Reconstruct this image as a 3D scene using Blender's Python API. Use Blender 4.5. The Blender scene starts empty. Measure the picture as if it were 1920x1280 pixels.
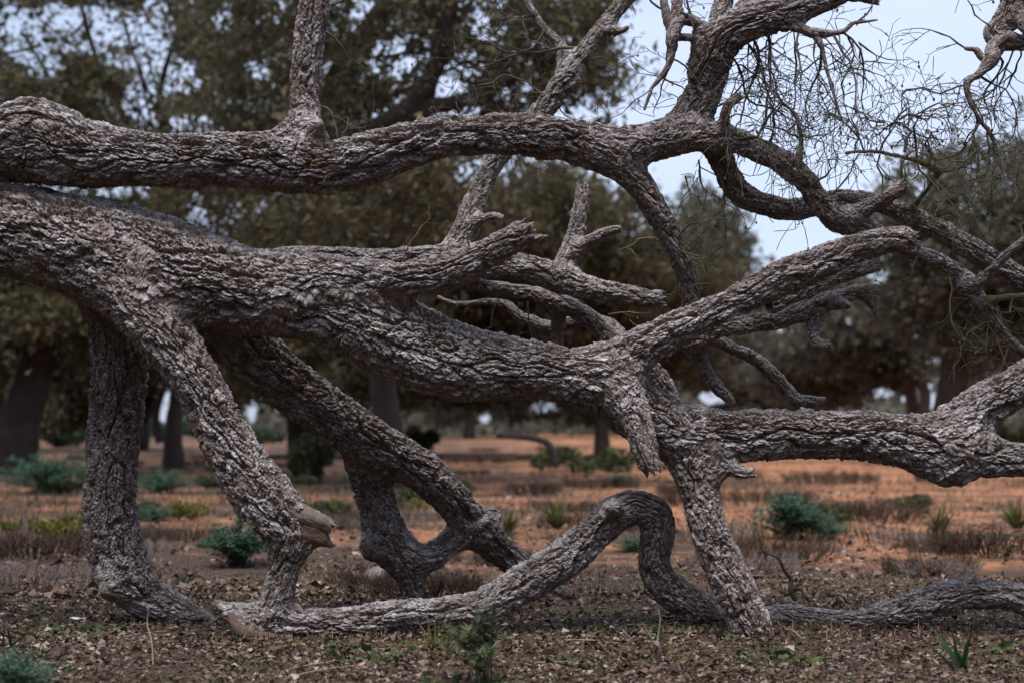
import bpy, math, random
import numpy as np
from mathutils import Vector
R = math.radians
scene = bpy.context.scene
COL = scene.collection

# ------------------------------------------------------------------ camera
F = 2667.0                      # focal length in pixels of a 1920 wide frame (50 mm)
CAM_H = 1.1
PITCH = math.atan(150 / F)
cam = bpy.data.cameras.new('camera')
cam.lens = 50.0; cam.sensor_width = 36.0
cam.clip_start = 0.05; cam.clip_end = 6000
cam.dof.use_dof = True; cam.dof.focus_distance = 7.5; cam.dof.aperture_fstop = 1.5
cam.dof.aperture_blades = 0
camo = bpy.data.objects.new('camera', cam); COL.objects.link(camo)
camo.location = (0, 0, CAM_H); camo.rotation_euler = (R(90) + PITCH, 0, 0)
scene.camera = camo

# ------------------------------------------------------------------ sky and sun
SUN_EL, SUN_AZ = R(72), R(205)         # azimuth measured clockwise from +Y
world = bpy.data.worlds.new('World'); scene.world = world; world.use_nodes = True
wn, wl = world.node_tree.nodes, world.node_tree.links
wn.clear()
sky = wn.new('ShaderNodeTexSky'); sky.sky_type = 'NISHITA'; sky.sun_disc = False
sky.sun_elevation = SUN_EL; sky.sun_rotation = SUN_AZ
sky.air_density = 1.0; sky.dust_density = 2.0; sky.ozone_density = 1.0
wtc = wn.new('ShaderNodeTexCoord')
wmap = wn.new('ShaderNodeMapping'); wmap.inputs['Scale'].default_value = (1.0, 1.0, 3.2)
wno = wn.new('ShaderNodeTexNoise'); wno.inputs['Scale'].default_value = 2.2; wno.inputs['Detail'].default_value = 5
wno.inputs['Roughness'].default_value = 0.45
wr = wn.new('ShaderNodeMapRange'); wr.inputs[1].default_value = .3; wr.inputs[2].default_value = .7
wr.inputs[3].default_value = .45; wr.inputs[4].default_value = .95
wm = wn.new('ShaderNodeMix'); wm.data_type = 'RGBA'
wm.inputs['B'].default_value = (5.0, 5.7, 7.4, 1)       # thin high cloud
bg = wn.new('ShaderNodeBackground'); bg.inputs['Strength'].default_value = 0.066
wo = wn.new('ShaderNodeOutputWorld')
wl.new(wtc.outputs['Generated'], wmap.inputs['Vector']); wl.new(wmap.outputs[0], wno.inputs['Vector'])
wl.new(wno.outputs['Fac'], wr.inputs[0]); wl.new(wr.outputs[0], wm.inputs['Factor'])
wl.new(sky.outputs[0], wm.inputs['A']); wl.new(wm.outputs['Result'], bg.inputs['Color'])
wl.new(bg.outputs[0], wo.inputs['Surface'])
sl = bpy.data.lights.new('sun', 'SUN'); sl.energy = 1.5; sl.angle = R(28); sl.color = (1.0, .93, .86)
so = bpy.data.objects.new('sun', sl); COL.objects.link(so)
sdir = Vector((math.sin(SUN_AZ) * math.cos(SUN_EL), math.cos(SUN_AZ) * math.cos(SUN_EL), math.sin(SUN_EL)))
so.rotation_euler = sdir.to_track_quat('Z', 'Y').to_euler()
vs = scene.view_settings
vs.view_transform = 'Standard'; vs.look = 'None'; vs.exposure = 1.35; vs.gamma = 1.0; vs.use_curve_mapping = False
scene.cycles.use_denoising = True
scene.cycles.max_bounces = 5; scene.cycles.diffuse_bounces = 3; scene.cycles.transparent_max_bounces = 4
scene.cycles.use_adaptive_sampling = True; scene.cycles.adaptive_threshold = 0.02

# ------------------------------------------------------------------ placing
SP, CP = math.sin(PITCH), math.cos(PITCH)
def ray(px, py):
    cx = (px - 960) / F; u = -(py - 640) / F
    return cx, CP - SP * u, SP + CP * u
def at(px, py, Y):                      # the point seen at a pixel that lies Y metres ahead
    x, y, z = ray(px, py); t = Y / y
    return np.array((x * t, Y, CAM_H + z * t))
def gdist(py):                          # how far ahead the level ground is seen at this row
    x, y, z = ray(960, py); return -CAM_H / z * y
def mpp(Y): return Y / F

# ------------------------------------------------------------------ noise (vectorised)
def _h(ix, iy, iz, seed):
    h = (ix.astype(np.uint32) * np.uint32(374761393)) ^ (iy.astype(np.uint32) * np.uint32(668265263)) ^ (iz.astype(np.uint32) * np.uint32(2147483647 - 58)) ^ np.uint32((seed * 2246822519) & 0xffffffff)
    h ^= h >> np.uint32(15); h *= np.uint32(2246822519); h ^= h >> np.uint32(13); h *= np.uint32(3266489917); h ^= h >> np.uint32(16)
    return h
def _u(h, k):                           # three unit floats out of one hash
    return ((h >> np.uint32(10 * k)) & np.uint32(1023)).astype(np.float32) / 1023.0
def perlin(p, seed=0):
    p = p.astype(np.float32); i = np.floor(p); f = p - i; i = i.astype(np.int64)
    w = f * f * f * (f * (f * 6 - 15) + 10)
    out = np.zeros(len(p), np.float32)
    for dx in (0, 1):
        wx = w[:, 0] if dx else 1 - w[:, 0]
        for dy in (0, 1):
            wy = w[:, 1] if dy else 1 - w[:, 1]
            for dz in (0, 1):
                wz = w[:, 2] if dz else 1 - w[:, 2]
                h = _h(i[:, 0] + dx, i[:, 1] + dy, i[:, 2] + dz, seed)
                g = (_u(h, 0) * 2 - 1) * (f[:, 0] - dx) + (_u(h, 1) * 2 - 1) * (f[:, 1] - dy) + (_u(h, 2) * 2 - 1) * (f[:, 2] - dz)
                out += g * wx * wy * wz
    return out * 1.25
def fbm(p, oct=4, seed=0):
    o = 0; a = 1
    for k in range(oct):
        o = o + a * perlin(p * 2 ** k + 7.3 * k, seed + k); a *= .5
    return o
def worley(p, seed=0):                  # F1, F2, cell hash, offset to the cell's point
    p = p.astype(np.float32); i = np.floor(p); f = p - i; i = i.astype(np.int64)
    n = len(p)
    f1 = np.full(n, 9, np.float32); f2 = np.full(n, 9, np.float32)
    hid = np.zeros(n, np.uint32); vec = np.zeros((n, 3), np.float32)
    for dx in (-1, 0, 1):
        for dy in (-1, 0, 1):
            for dz in (-1, 0, 1):
                h = _h(i[:, 0] + dx, i[:, 1] + dy, i[:, 2] + dz, seed)
                vx = dx + _u(h, 0) - f[:, 0]; vy = dy + _u(h, 1) - f[:, 1]; vz = dz + _u(h, 2) - f[:, 2]
                d = np.sqrt(vx * vx + vy * vy + vz * vz)
                c = d < f1
                f2 = np.where(c, f1, np.minimum(f2, d)); f1 = np.where(c, d, f1)
                hid = np.where(c, h, hid)
                vec[c, 0] = vx[c]; vec[c, 1] = vy[c]; vec[c, 2] = vz[c]
    return f1, f2, hid, vec
def sstep(a, b, x):
    t = np.clip((x - a) / (b - a), 0, 1); return t * t * (3 - 2 * t)

# ------------------------------------------------------------------ meshes and objects
def mesh(name, V, faces, k, smooth=True, mat=None, attrs=None):
    V = np.asarray(V, np.float32).reshape(-1, 3); faces = np.asarray(faces, np.int32).reshape(-1, k)
    me = bpy.data.meshes.new(name)
    me.vertices.add(len(V)); me.vertices.foreach_set('co', V.ravel())
    n = len(faces)
    me.loops.add(n * k); me.loops.foreach_set('vertex_index', faces.ravel())
    me.polygons.add(n)
    me.polygons.foreach_set('loop_start', np.arange(0, n * k, k, dtype=np.int32))
    me.polygons.foreach_set('use_smooth', np.full(n, smooth, bool))
    for an, (kind, data) in (attrs or {}).items():
        a = me.attributes.new(an, kind, 'POINT')
        a.data.foreach_set({'FLOAT': 'value', 'FLOAT_VECTOR': 'vector', 'FLOAT_COLOR': 'color'}[kind], np.asarray(data, np.float32).ravel())
    me.update(calc_edges=True); me.validate()
    if mat: me.materials.append(mat)
    return me
def obj(name, me, parent=None, **props):
    o = bpy.data.objects.new(name, me); COL.objects.link(o)
    if parent: o.parent = parent
    for k, v in props.items(): o[k] = v
    return o
def thing(name, label, cat, loc=(0, 0, 0), group=None, rz=0, sc=1):
    o = bpy.data.objects.new(name, None); COL.objects.link(o)
    o.empty_display_size = .1
    o.location = loc; o.rotation_euler = (0, 0, rz); o.scale = (sc, sc, sc)
    o['label'] = label; o['category'] = cat
    if group: o['group'] = group
    return o

# ------------------------------------------------------------------ materials
def newmat(name, rough=.9):
    m = bpy.data.materials.new(name); m.use_nodes = True
    nt = m.node_tree; b = nt.nodes['Principled BSDF']
    b.inputs['Roughness'].default_value = rough
    b.inputs['Specular IOR Level'].default_value = .25
    return m, nt.nodes, nt.links, b
def ramp(n, stops):
    r = n.new('ShaderNodeValToRGB'); e = r.color_ramp.elements
    while len(e) > 1: e.remove(e[-1])
    e[0].position, e[0].color = stops[0][0], (*stops[0][1], 1)
    for p, c in stops[1:]:
        x = e.new(p); x.color = (*c, 1)
    return r
def noise(n, l, vec, scale, detail=4, rough=.55):
    t = n.new('ShaderNodeTexNoise'); t.inputs['Scale'].default_value = scale; t.inputs['Detail'].default_value = detail
    t.inputs['Roughness'].default_value = rough; l.new(vec, t.inputs['Vector']); return t
def mixc(n, l, fac, a, b, blend='MIX'):
    m = n.new('ShaderNodeMix'); m.data_type = 'RGBA'; m.blend_type = blend
    for s, v in (('Factor', fac), ('A', a), ('B', b)):
        if isinstance(v, (int, float)): m.inputs[s].default_value = v
        elif isinstance(v, tuple): m.inputs[s].default_value = (*v, 1)
        else: l.new(v, m.inputs[s])
    return m.outputs['Result']
def mrange(n, l, v, a, b, c=0, d=1):
    m = n.new('ShaderNodeMapRange'); m.inputs[1].default_value = a; m.inputs[2].default_value = b
    m.inputs[3].default_value = c; m.inputs[4].default_value = d; l.new(v, m.inputs[0]); return m.outputs[0]
def mathn(n, l, op, a, b):
    m = n.new('ShaderNodeMath'); m.operation = op
    for i, v in enumerate((a, b)):
        if isinstance(v, (int, float)): m.inputs[i].default_value = v
        else: l.new(v, m.inputs[i])
    return m.outputs[0]

def bark_material(name, lichen, warm=1.0):
    m, n, l, b = newmat(name, .95)
    at_ = n.new('ShaderNodeAttribute'); at_.attribute_name = 'bark'
    co = at_.outputs['Vector']
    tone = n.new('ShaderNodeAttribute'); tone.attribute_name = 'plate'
    geo = n.new('ShaderNodeNewGeometry')
    # fibres that run across each plate
    mp = n.new('ShaderNodeMapping'); mp.inputs['Scale'].default_value = (1, 1, 3.2); l.new(co, mp.inputs['Vector'])
    fib = noise(n, l, mp.outputs[0], 55, 4, .7)
    big = noise(n, l, co, 5, 5, .6)
    fine = noise(n, l, co, 130, 3, .6)
    # little chips with hard edges
    ws = n.new('ShaderNodeVectorMath'); ws.operation = 'MULTIPLY_ADD'; wv = noise(n, l, co, 40, 3, .6)
    l.new(wv.outputs['Color'], ws.inputs[0]); ws.inputs[1].default_value = (.03, .03, .03); l.new(co, ws.inputs[2])
    mp2 = n.new('ShaderNodeMapping'); mp2.inputs['Scale'].default_value = (1, 1, .6); l.new(ws.outputs[0], mp2.inputs['Vector'])
    chip = n.new('ShaderNodeTexVoronoi'); chip.inputs['Scale'].default_value = 70; l.new(mp2.outputs[0], chip.inputs['Vector'])
    edge = n.new('ShaderNodeTexVoronoi'); edge.feature = 'DISTANCE_TO_EDGE'; edge.inputs['Scale'].default_value = 70; l.new(mp2.outputs[0], edge.inputs['Vector'])
    cs = n.new('ShaderNodeSeparateColor'); l.new(chip.outputs['Color'], cs.inputs[0])
    base = ramp(n, [(.22, (.065, .042, .031)), (.40, (.14, .095, .073)), (.56, (.225, .166, .136)), (.74, (.40, .32, .28))])
    s = mathn(n, l, 'ADD', mathn(n, l, 'MULTIPLY', fib.outputs['Fac'], .34), mathn(n, l, 'MULTIPLY', big.outputs['Fac'], .18))
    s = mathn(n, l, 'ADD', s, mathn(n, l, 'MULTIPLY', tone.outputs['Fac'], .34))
    s = mathn(n, l, 'ADD', s, mathn(n, l, 'MULTIPLY', cs.outputs[0], .16))
    l.new(s, base.inputs[0])
    # weathered lilac grey, doubling as a painted top-light highlight on sky-facing cork
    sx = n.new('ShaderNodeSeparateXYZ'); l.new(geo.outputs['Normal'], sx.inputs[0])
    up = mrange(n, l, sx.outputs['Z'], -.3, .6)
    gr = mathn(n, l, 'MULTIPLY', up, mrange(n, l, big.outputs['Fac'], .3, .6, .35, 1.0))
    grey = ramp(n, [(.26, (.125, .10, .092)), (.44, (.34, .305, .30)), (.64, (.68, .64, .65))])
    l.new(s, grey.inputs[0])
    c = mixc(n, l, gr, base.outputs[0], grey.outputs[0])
    # pale lichen
    li = noise(n, l, co, 16, 5, .7)
    lf = mathn(n, l, 'MULTIPLY', mrange(n, l, li.outputs['Fac'], .62 - lichen, .72 - lichen), mrange(n, l, sx.outputs['Z'], -.5, .6, .15, .8))
    c = mixc(n, l, lf, c, (.40, .415, .385))
    # rust coloured scars
    ru = noise(n, l, co, 3.1, 2, .5)
    c = mixc(n, l, mathn(n, l, 'MULTIPLY', mrange(n, l, ru.outputs['Fac'], .66, .74), .55), c, (.26, .15, .095))
    l.new(c, b.inputs['Base Color'])
    bp = n.new('ShaderNodeBump'); bp.inputs['Strength'].default_value = 1.0; bp.inputs['Distance'].default_value = .016
    hh = mathn(n, l, 'ADD', mathn(n, l, 'MULTIPLY', fib.outputs['Fac'], .6), mathn(n, l, 'MULTIPLY', fine.outputs['Fac'], .3))
    hh = mathn(n, l, 'ADD', hh, mathn(n, l, 'MULTIPLY', cs.outputs[1], .35))
    hh = mathn(n, l, 'ADD', hh, mrange(n, l, edge.outputs['Distance'], 0, .12, 0, .45))
    l.new(hh, bp.inputs['Height']); l.new(bp.outputs[0], b.inputs['Normal'])
    return m
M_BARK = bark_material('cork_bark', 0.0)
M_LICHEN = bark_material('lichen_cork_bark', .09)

def simple(name, col, col2=None, scale=8, rough=.85, attr=None, trans=0):
    m, n, l, b = newmat(name, rough)
    tc = n.new('ShaderNodeTexCoord')
    t = noise(n, l, tc.outputs['Object'], scale, 4, .6)
    c = mixc(n, l, mrange(n, l, t.outputs['Fac'], .3, .7), col, col2 or tuple(x * .6 for x in col))
    if attr:
        a = n.new('ShaderNodeAttribute'); a.attribute_name = attr
        c = mixc(n, l, 1.0, a.outputs['Color'], mixc(n, l, mrange(n, l, t.outputs['Fac'], .3, .7), (1, 1, 1), (.75, .72, .7)), 'MULTIPLY')
    l.new(c, b.inputs['Base Color'])
    if trans:
        tr = n.new('ShaderNodeBsdfTranslucent'); l.new(c, tr.inputs['Color'])
        mx = n.new('ShaderNodeMixShader'); mx.inputs[0].default_value = trans
        l.new(b.outputs[0], mx.inputs[1]); l.new(tr.outputs[0], mx.inputs[2])
        l.new(mx.outputs[0], n['Material Output'].inputs['Surface'])
    return m
M_LEAF = simple('oak_foliage', (.06, .07, .03), attr='col', rough=.6, trans=.38)
M_PLANT = simple('herb_foliage', (.06, .09, .04), attr='col', rough=.65, trans=.2)
M_LITTER = simple('dead_leaves', (.2, .13, .08), attr='col', rough=.7, scale=40)
M_TWIG = simple('grey_twig', (.12, .103, .085), (.065, .055, .045), 14)
M_TWIGG = simple('greenish_twig', (.15, .135, .065), (.08, .07, .045), 10)
M_FARBARK = simple('far_bark', (.075, .056, .047), (.04, .031, .027), 3)
M_PALEBARK = simple('pale_far_bark', (.16, .13, .115), (.08, .064, .055), 3)
M_DRY = simple('dry_stem', (.17, .11, .085), (.085, .055, .045), 6)
M_DRYP = simple('pale_dry_stem', (.36, .30, .26), (.2, .16, .14), 6)
M_WOOD = simple('bare_wood', (.21, .17, .145), (.12, .09, .075), 30)
M_ROT = simple('rotten_wood', (.125, .083, .056), (.06, .041, .031), 30)
M_INNER = simple('inner_bark', (.17, .11, .088), (.08, .056, .046), 60)
M_STONE = simple('stone', (.21, .195, .18), (.11, .10, .09), 14)
M_PAPER = simple('white_paper', (.75, .76, .8), (.6, .6, .62), 20)

def ground_material():
    m, n, l, b = newmat('soil', 1.0)
    geo = n.new('ShaderNodeNewGeometry'); P = geo.outputs['Position']
    sx = n.new('ShaderNodeSeparateXYZ'); l.new(P, sx.inputs[0])
    a = noise(n, l, P, .22, 5, .6); c2 = noise(n, l, P, 2.2, 6, .65); fi = noise(n, l, P, 28, 5, .7); ff = noise(n, l, P, 90, 3, .6)
    sand = ramp(n, [(.3, (.27, .115, .055)), (.5, (.42, .19, .095)), (.75, (.56, .28, .155))]); l.new(c2.outputs['Fac'], sand.inputs[0])
    duff = ramp(n, [(.25, (.034, .022, .016)), (.45, (.065, .042, .03)), (.62, (.11, .074, .054)), (.8, (.20, .145, .11))]); l.new(fi.outputs['Fac'], duff.inputs[0])
    # litter lies thick under the oak and thins out on the open sand
    near = mrange(n, l, sx.outputs['Y'], 7.6, 12.5, 1, 0)
    patch = mathn(n, l, 'ADD', mathn(n, l, 'MULTIPLY', c2.outputs['Fac'], .6), mathn(n, l, 'MULTIPLY', a.outputs['Fac'], .8))
    left = mrange(n, l, sx.outputs['X'], -3.0, 2.5, .08, -.05)
    k = mathn(n, l, 'ADD', mathn(n, l, 'ADD', patch, left), mathn(n, l, 'MULTIPLY', near, .36))
    md = noise(n, l, P, .8, 6, .7)
    k = mathn(n, l, 'ADD', k, mathn(n, l, 'MULTIPLY', mathn(n, l, 'SUBTRACT', md.outputs['Fac'], .5), .75))
    k = mathn(n, l, 'ADD', k, mathn(n, l, 'MULTIPLY', fi.outputs['Fac'], .15))
    f = mrange(n, l, k, .675, .85)
    c = mixc(n, l, f, sand.outputs[0], duff.outputs[0])
    # thin moss
    mo = noise(n, l, P, 1.3, 5, .65)
    mf = mathn(n, l, 'MULTIPLY', mathn(n, l, 'MULTIPLY', mrange(n, l, mo.outputs['Fac'], .56, .66), near), mrange(n, l, ff.outputs['Fac'], .35, .6, .25, .9))
    c = mixc(n, l, mf, c, (.085, .11, .03))
    l.new(c, b.inputs['Base Color'])
    bp = n.new('ShaderNodeBump'); bp.inputs['Strength'].default_value = .9; bp.inputs['Distance'].default_value = .03
    l.new(mathn(n, l, 'ADD', fi.outputs['Fac'], mathn(n, l, 'MULTIPLY', ff.outputs['Fac'], .4)), bp.inputs['Height'])
    l.new(bp.outputs[0], b.inputs['Normal'])
    return m
M_SOIL = ground_material()

# ------------------------------------------------------------------ ground
def gz(x, y):
    x = np.atleast_1d(np.asarray(x, float)); y = np.atleast_1d(np.asarray(y, float))
    p = np.stack([x, y, x * 0], 1)
    near = np.exp(-((y / 60) ** 2 + (x / 60) ** 2))
    return perlin(p * .55, 3) * .05 * near + perlin(p * 2.3, 5) * .022 * near + perlin(p * 7, 6) * .008 * near
def g1(x, y): return float(gz(x, y)[0])
def gpt(px, py, lift=0):
    Y = gdist(py); x = (px - 960) / F * Y / 1.0
    x, y, z = at(px, py, Y); return np.array((x, y, g1(x, y) + lift))
def axis(lo, hi, near_lo, near_hi, step, ratio=1.07):
    a = list(np.arange(near_lo, near_hi, step)); s = step; v = near_lo
    pre = []
    while v > lo: s *= ratio; v -= s; pre.append(v)
    s = step; v = a[-1]
    while v < hi: s *= ratio; v += s; a.append(v)
    return np.array(pre[::-1] + a)
gx = axis(-2500, 2500, -4, 4, .08); gy = axis(-2000, 4500, 5, 13, .08)
GX, GY = np.meshgrid(gx, gy)
GZ = gz(GX.ravel(), GY.ravel())
nx, ny = len(gx), len(gy)
ii = (np.arange(ny - 1)[:, None] * nx + np.arange(nx - 1)[None]).ravel()
obj('ground', mesh('ground', np.stack([GX.ravel(), GY.ravel(), GZ], 1), np.stack([ii, ii + 1, ii + nx + 1, ii + nx], 1), 4, True, M_SOIL), kind='structure')

# ------------------------------------------------------------------ tubes
def catmull(P, n_per=10):
    P = np.asarray(P, float)
    Q = np.vstack([2 * P[0] - P[1], P, 2 * P[-1] - P[-2]]); out = []
    for i in range(1, len(Q) - 2):
        p0, p1, p2, p3 = Q[i - 1:i + 3]
        for t in np.linspace(0, 1, n_per, endpoint=False):
            out.append(.5 * (2 * p1 + (p2 - p0) * t + (2 * p0 - 5 * p1 + 4 * p2 - p3) * t * t + (3 * p1 - p0 - 3 * p2 + p3) * t ** 3))
    out.append(P[-1]); return np.array(out)
def resample(C, step):
    d = np.r_[0, np.cumsum(np.linalg.norm(np.diff(C[:, :3], axis=0), axis=1))]
    n = max(4, int(d[-1] / step) + 1); s = np.linspace(0, d[-1], n)
    return np.stack([np.interp(s, d, C[:, k]) for k in range(C.shape[1])], 1), s
def frames(P):
    T = np.gradient(P, axis=0); T /= np.linalg.norm(T, axis=1)[:, None] + 1e-9
    N = np.zeros_like(T)
    a = np.array((0, 0, 1.)) if abs(T[0, 2]) < .8 else np.array((0, -1., 0))
    n = a - T[0] * a.dot(T[0]); N[0] = n / np.linalg.norm(n)
    for i in range(1, len(P)):
        n = N[i - 1] - T[i] * N[i - 1].dot(T[i]); N[i] = n / (np.linalg.norm(n) + 1e-9)
    return T, N, np.cross(T, N)
def tube_arrays(C, sides=5, cap=True):            # light tube: C rows are x y z r
    C = np.asarray(C, float); T, N, B = frames(C[:, :3])
    th = np.linspace(0, 2 * math.pi, sides, endpoint=False)
    V = C[:, None, :3] + C[:, None, 3:4] * (N[:, None] * np.cos(th)[None, :, None] + B[:, None] * np.sin(th)[None, :, None])
    m = len(C); i = np.arange(m - 1)[:, None] * sides; j = np.arange(sides)[None]; k = (j + 1) % sides
    Fq = np.stack([i + j, i + k, i + sides + k, i + sides + j], -1).reshape(-1, 4)
    return V.reshape(-1, 3), Fq
class Soup:                                       # collects many light tubes or blades into ONE mesh
    def __init__(s): s.V = []; s.F = []; s.C = []; s.n = 0
    def add(s, V, Fq, col=None):
        s.V.append(V); s.F.append(np.asarray(Fq) + s.n); s.n += len(V)
        if col is not None: s.C.append(np.tile((*col, 1.0), (len(V), 1)))
    def tube(s, C, sides=4, col=None): s.add(*tube_arrays(C, sides), col)
    def mesh(s, name, mat, smooth=True):
        at_ = {'col': ('FLOAT_COLOR', np.vstack(s.C))} if s.C else None
        return mesh(name, np.vstack(s.V), np.vstack(s.F), 4, smooth, mat, at_)

# ------------------------------------------------------------------ the sprawling cork oak: limbs traced as (px, py, radius px, metres ahead)
LIMBS = {}
def limb(key, pts, mat=None, fine=.0068, broken=False, amp=1.0, name='limb', label=None):
    C = np.array([[*at(a, b, Y), r * mpp(Y)] for a, b, r, Y in pts])
    LIMBS[key] = dict(C=C, mat=mat or M_BARK, fine=fine, broken=broken, amp=amp, name=name, label=label, pts=pts)

limb('trunk', [(-560, 1230, 190, 7.9), (-540, 1080, 150, 7.9), (-500, 900, 135, 7.9), (-440, 700, 130, 7.85), (-370, 520, 120, 7.8), (-310, 380, 95, 7.8)], name='trunk', fine=.018)
limb('A', [(-330, 440, 85, 7.75), (-230, 345, 78, 7.7), (-130, 290, 72, 7.65), (-60, 272, 68, 7.6), (0, 270, 66, 7.6), (65, 266, 74, 7.58), (150, 284, 66, 7.55), (250, 298, 54, 7.5), (350, 300, 52, 7.48), (450, 302, 54, 7.45), (550, 306, 58, 7.42), (620, 315, 52, 7.4), (700, 297, 51, 7.4), (800, 263, 43, 7.4), (900, 250, 40, 7.42), (1000, 254, 43, 7.45), (1100, 268, 40, 7.5), (1180, 273, 35, 7.52), (1250, 256, 35, 7.55), (1295, 212, 37, 7.55), (1322, 165, 36, 7.55), (1337, 112, 38, 7.5), (1368, 66, 36, 7.45), (1420, 40, 34, 7.4), (1480, 22, 29, 7.4), (1540, 0, 26, 7.4), (1598, -14, 18, 7.4), (1648, 3, 10, 7.4)], broken=True)
limb('Abump', [(5, 250, 36, 7.55), (45, 226, 36, 7.5), (85, 222, 32, 7.5), (130, 245, 26, 7.52)], name='knot')
limb('A4', [(1330, 120, 26, 7.55), (1343, 70, 22, 7.6), (1354, 10, 19, 7.62), (1362, -60, 18, 7.65), (1370, -140, 16, 7.7)])
limb('A2', [(1180, 275, 26, 7.5), (1280, 259, 27, 7.5), (1340, 259, 26, 7.48), (1390, 269, 24, 7.46), (1448, 293, 23, 7.45), (1488, 322, 22, 7.45), (1517, 351, 22, 7.48), (1540, 384, 22, 7.52), (1582, 414, 21, 7.56), (1640, 440, 19, 7.62), (1700, 462, 18, 7.7), (1762, 492, 17, 7.75), (1812, 528, 16, 7.8), (1840, 575, 13, 7.8), (1885, 628, 10, 7.8), (1950, 690, 8, 7.8)])
limb('A3', [(1315, 245, 24, 7.62), (1345, 285, 25, 7.66), (1362, 328, 25, 7.7), (1391, 363, 25, 7.75), (1431, 383, 23, 7.78), (1482, 393, 22, 7.8), (1530, 386, 21, 7.82), (1580, 371, 18, 7.85), (1635, 378, 18, 7.88), (1700, 403, 19, 7.9), (1770, 437, 22, 7.9), (1840, 478, 23, 7.92), (1900, 516, 23, 7.95), (1980, 565, 22, 8.0)])
limb('stubA', [(1562, 414, 16, 7.62), (1605, 398, 15, 7.55), (1650, 380, 14, 7.48), (1680, 362, 14, 7.42), (1697, 345, 12, 7.4)], broken=True, name='broken_branch')
limb('hookA', [(1350, 252, 11, 7.45), (1356, 228, 10, 7.4), (1362, 203, 9, 7.36), (1374, 189, 9, 7.34), (1391, 178, 8, 7.32)], name='broken_branch', broken=True)
limb('crook', [(1800, 540, 13, 7.78), (1832, 530, 11, 7.72), (1862, 505, 10, 7.66), (1892, 474, 9, 7.6), (1935, 440, 7, 7.55)], name='branch')
limb('desc', [(1090, 280, 30, 7.5), (1140, 300, 30, 7.5), (1185, 335, 28, 7.52), (1225, 385, 26, 7.55), (1255, 440, 25, 7.6), (1280, 495, 22, 7.65), (1292, 545, 19, 7.7), (1298, 600, 18, 7.75), (1304, 650, 16, 7.8)], name='limb')
limb('B', [(540, 305, 40, 7.45), (562, 255, 40, 7.45), (570, 210, 32, 7.46), (570, 165, 30, 7.47), (577, 100, 30, 7.48), (586, 30, 31, 7.5), (592, -40, 30, 7.5), (600, -140, 28, 7.5)])
limb('Bbump', [(572, 262, 26, 7.4), (590, 240, 18, 7.34), (601, 232, 9, 7.3)], name='knot')
# lichen grey limb behind, with its forked riser
limb('D', [(430, 520, 30, 8.0), (520, 487, 24, 8.15), (610, 482, 20, 8.25), (700, 484, 20, 8.3), (790, 484, 22, 8.3), (860, 487, 24, 8.3), (930, 495, 25, 8.25), (990, 502, 26, 8.2), (1043, 520, 25, 8.18), (1110, 541, 23, 8.15), (1180, 555, 20, 8.12), (1243, 560, 16, 8.1)], mat=M_LICHEN, broken=True, fine=.0075)
limb('C', [(845, 488, 26, 8.3), (862, 450, 25, 8.32), (882, 402, 23, 8.35), (905, 350, 21, 8.38), (930, 300, 20, 8.4), (975, 250, 21, 8.42), (1025, 200, 22, 8.45), (1055, 155, 22, 8.45), (1085, 112, 19, 8.45), (1118, 70, 17, 8.45), (1150, 30, 16, 8.45), (1190, -20, 15, 8.45), (1240, -100, 13, 8.45)], mat=M_LICHEN, fine=.0075)
limb('C2', [(1072, 150, 18, 8.45), (1062, 115, 15, 8.47), (1050, 85, 11, 8.5), (1022, 55, 9, 8.5), (1000, 25, 9, 8.5), (982, -10, 8, 8.5), (960, -70, 7, 8.5)], mat=M_LICHEN, fine=.0085, name='branch')
limb('Ch', [(880, 425, 10, 8.3), (905, 412, 8, 8.26), (928, 402, 7, 8.24), (945, 408, 5, 8.22)], mat=M_BARK, fine=.0085, name='broken_branch', broken=True)
limb('Cs', [(1150, 60, 8, 8.42), (1164, 58, 6, 8.4), (1178, 52, 4, 8.38)], fine=.0085, name='broken_branch')
limb('E1', [(1050, 520, 20, 8.2), (1065, 485, 19, 8.22), (1078, 440, 18, 8.25), (1086, 395, 16, 8.25), (1093, 345, 13, 8.25)], mat=M_LICHEN, fine=.0075, broken=True, name='broken_branch')
limb('E2', [(1080, 470, 13, 8.2), (1105, 450, 12, 8.15), (1132, 437, 11, 8.12), (1166, 430, 8, 8.1)], fine=.0085, broken=True, name='broken_branch')
limb('F1', [(860, 530, 14, 8.4), (930, 540, 14, 8.42), (1000, 553, 14, 8.42), (1060, 570, 17, 8.4), (1105, 598, 18, 8.4), (1140, 632, 18, 8.4), (1190, 672, 20, 8.4), (1230, 700, 22, 8.4), (1255, 750, 20, 8.4), (1270, 800, 16, 8.4)], fine=.0085)
limb('F2', [(820, 556, 3.5, 8.6), (855, 570, 5, 8.6), (905, 566, 6, 8.6), (945, 570, 9, 8.6), (972, 592, 11, 8.6), (1005, 605, 11, 8.6), (1035, 612, 11, 8.58), (1080, 602, 12, 8.55), (1130, 604, 15, 8.5), (1170, 640, 16, 8.45)], mat=M_LICHEN, fine=.0085, name='branch')
limb('F3', [(1043, 555, 13, 8.45), (1045, 600, 12, 8.48), (1048, 660, 12, 8.5), (1052, 720, 12, 8.5)], fine=.0085, name='branch')
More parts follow.
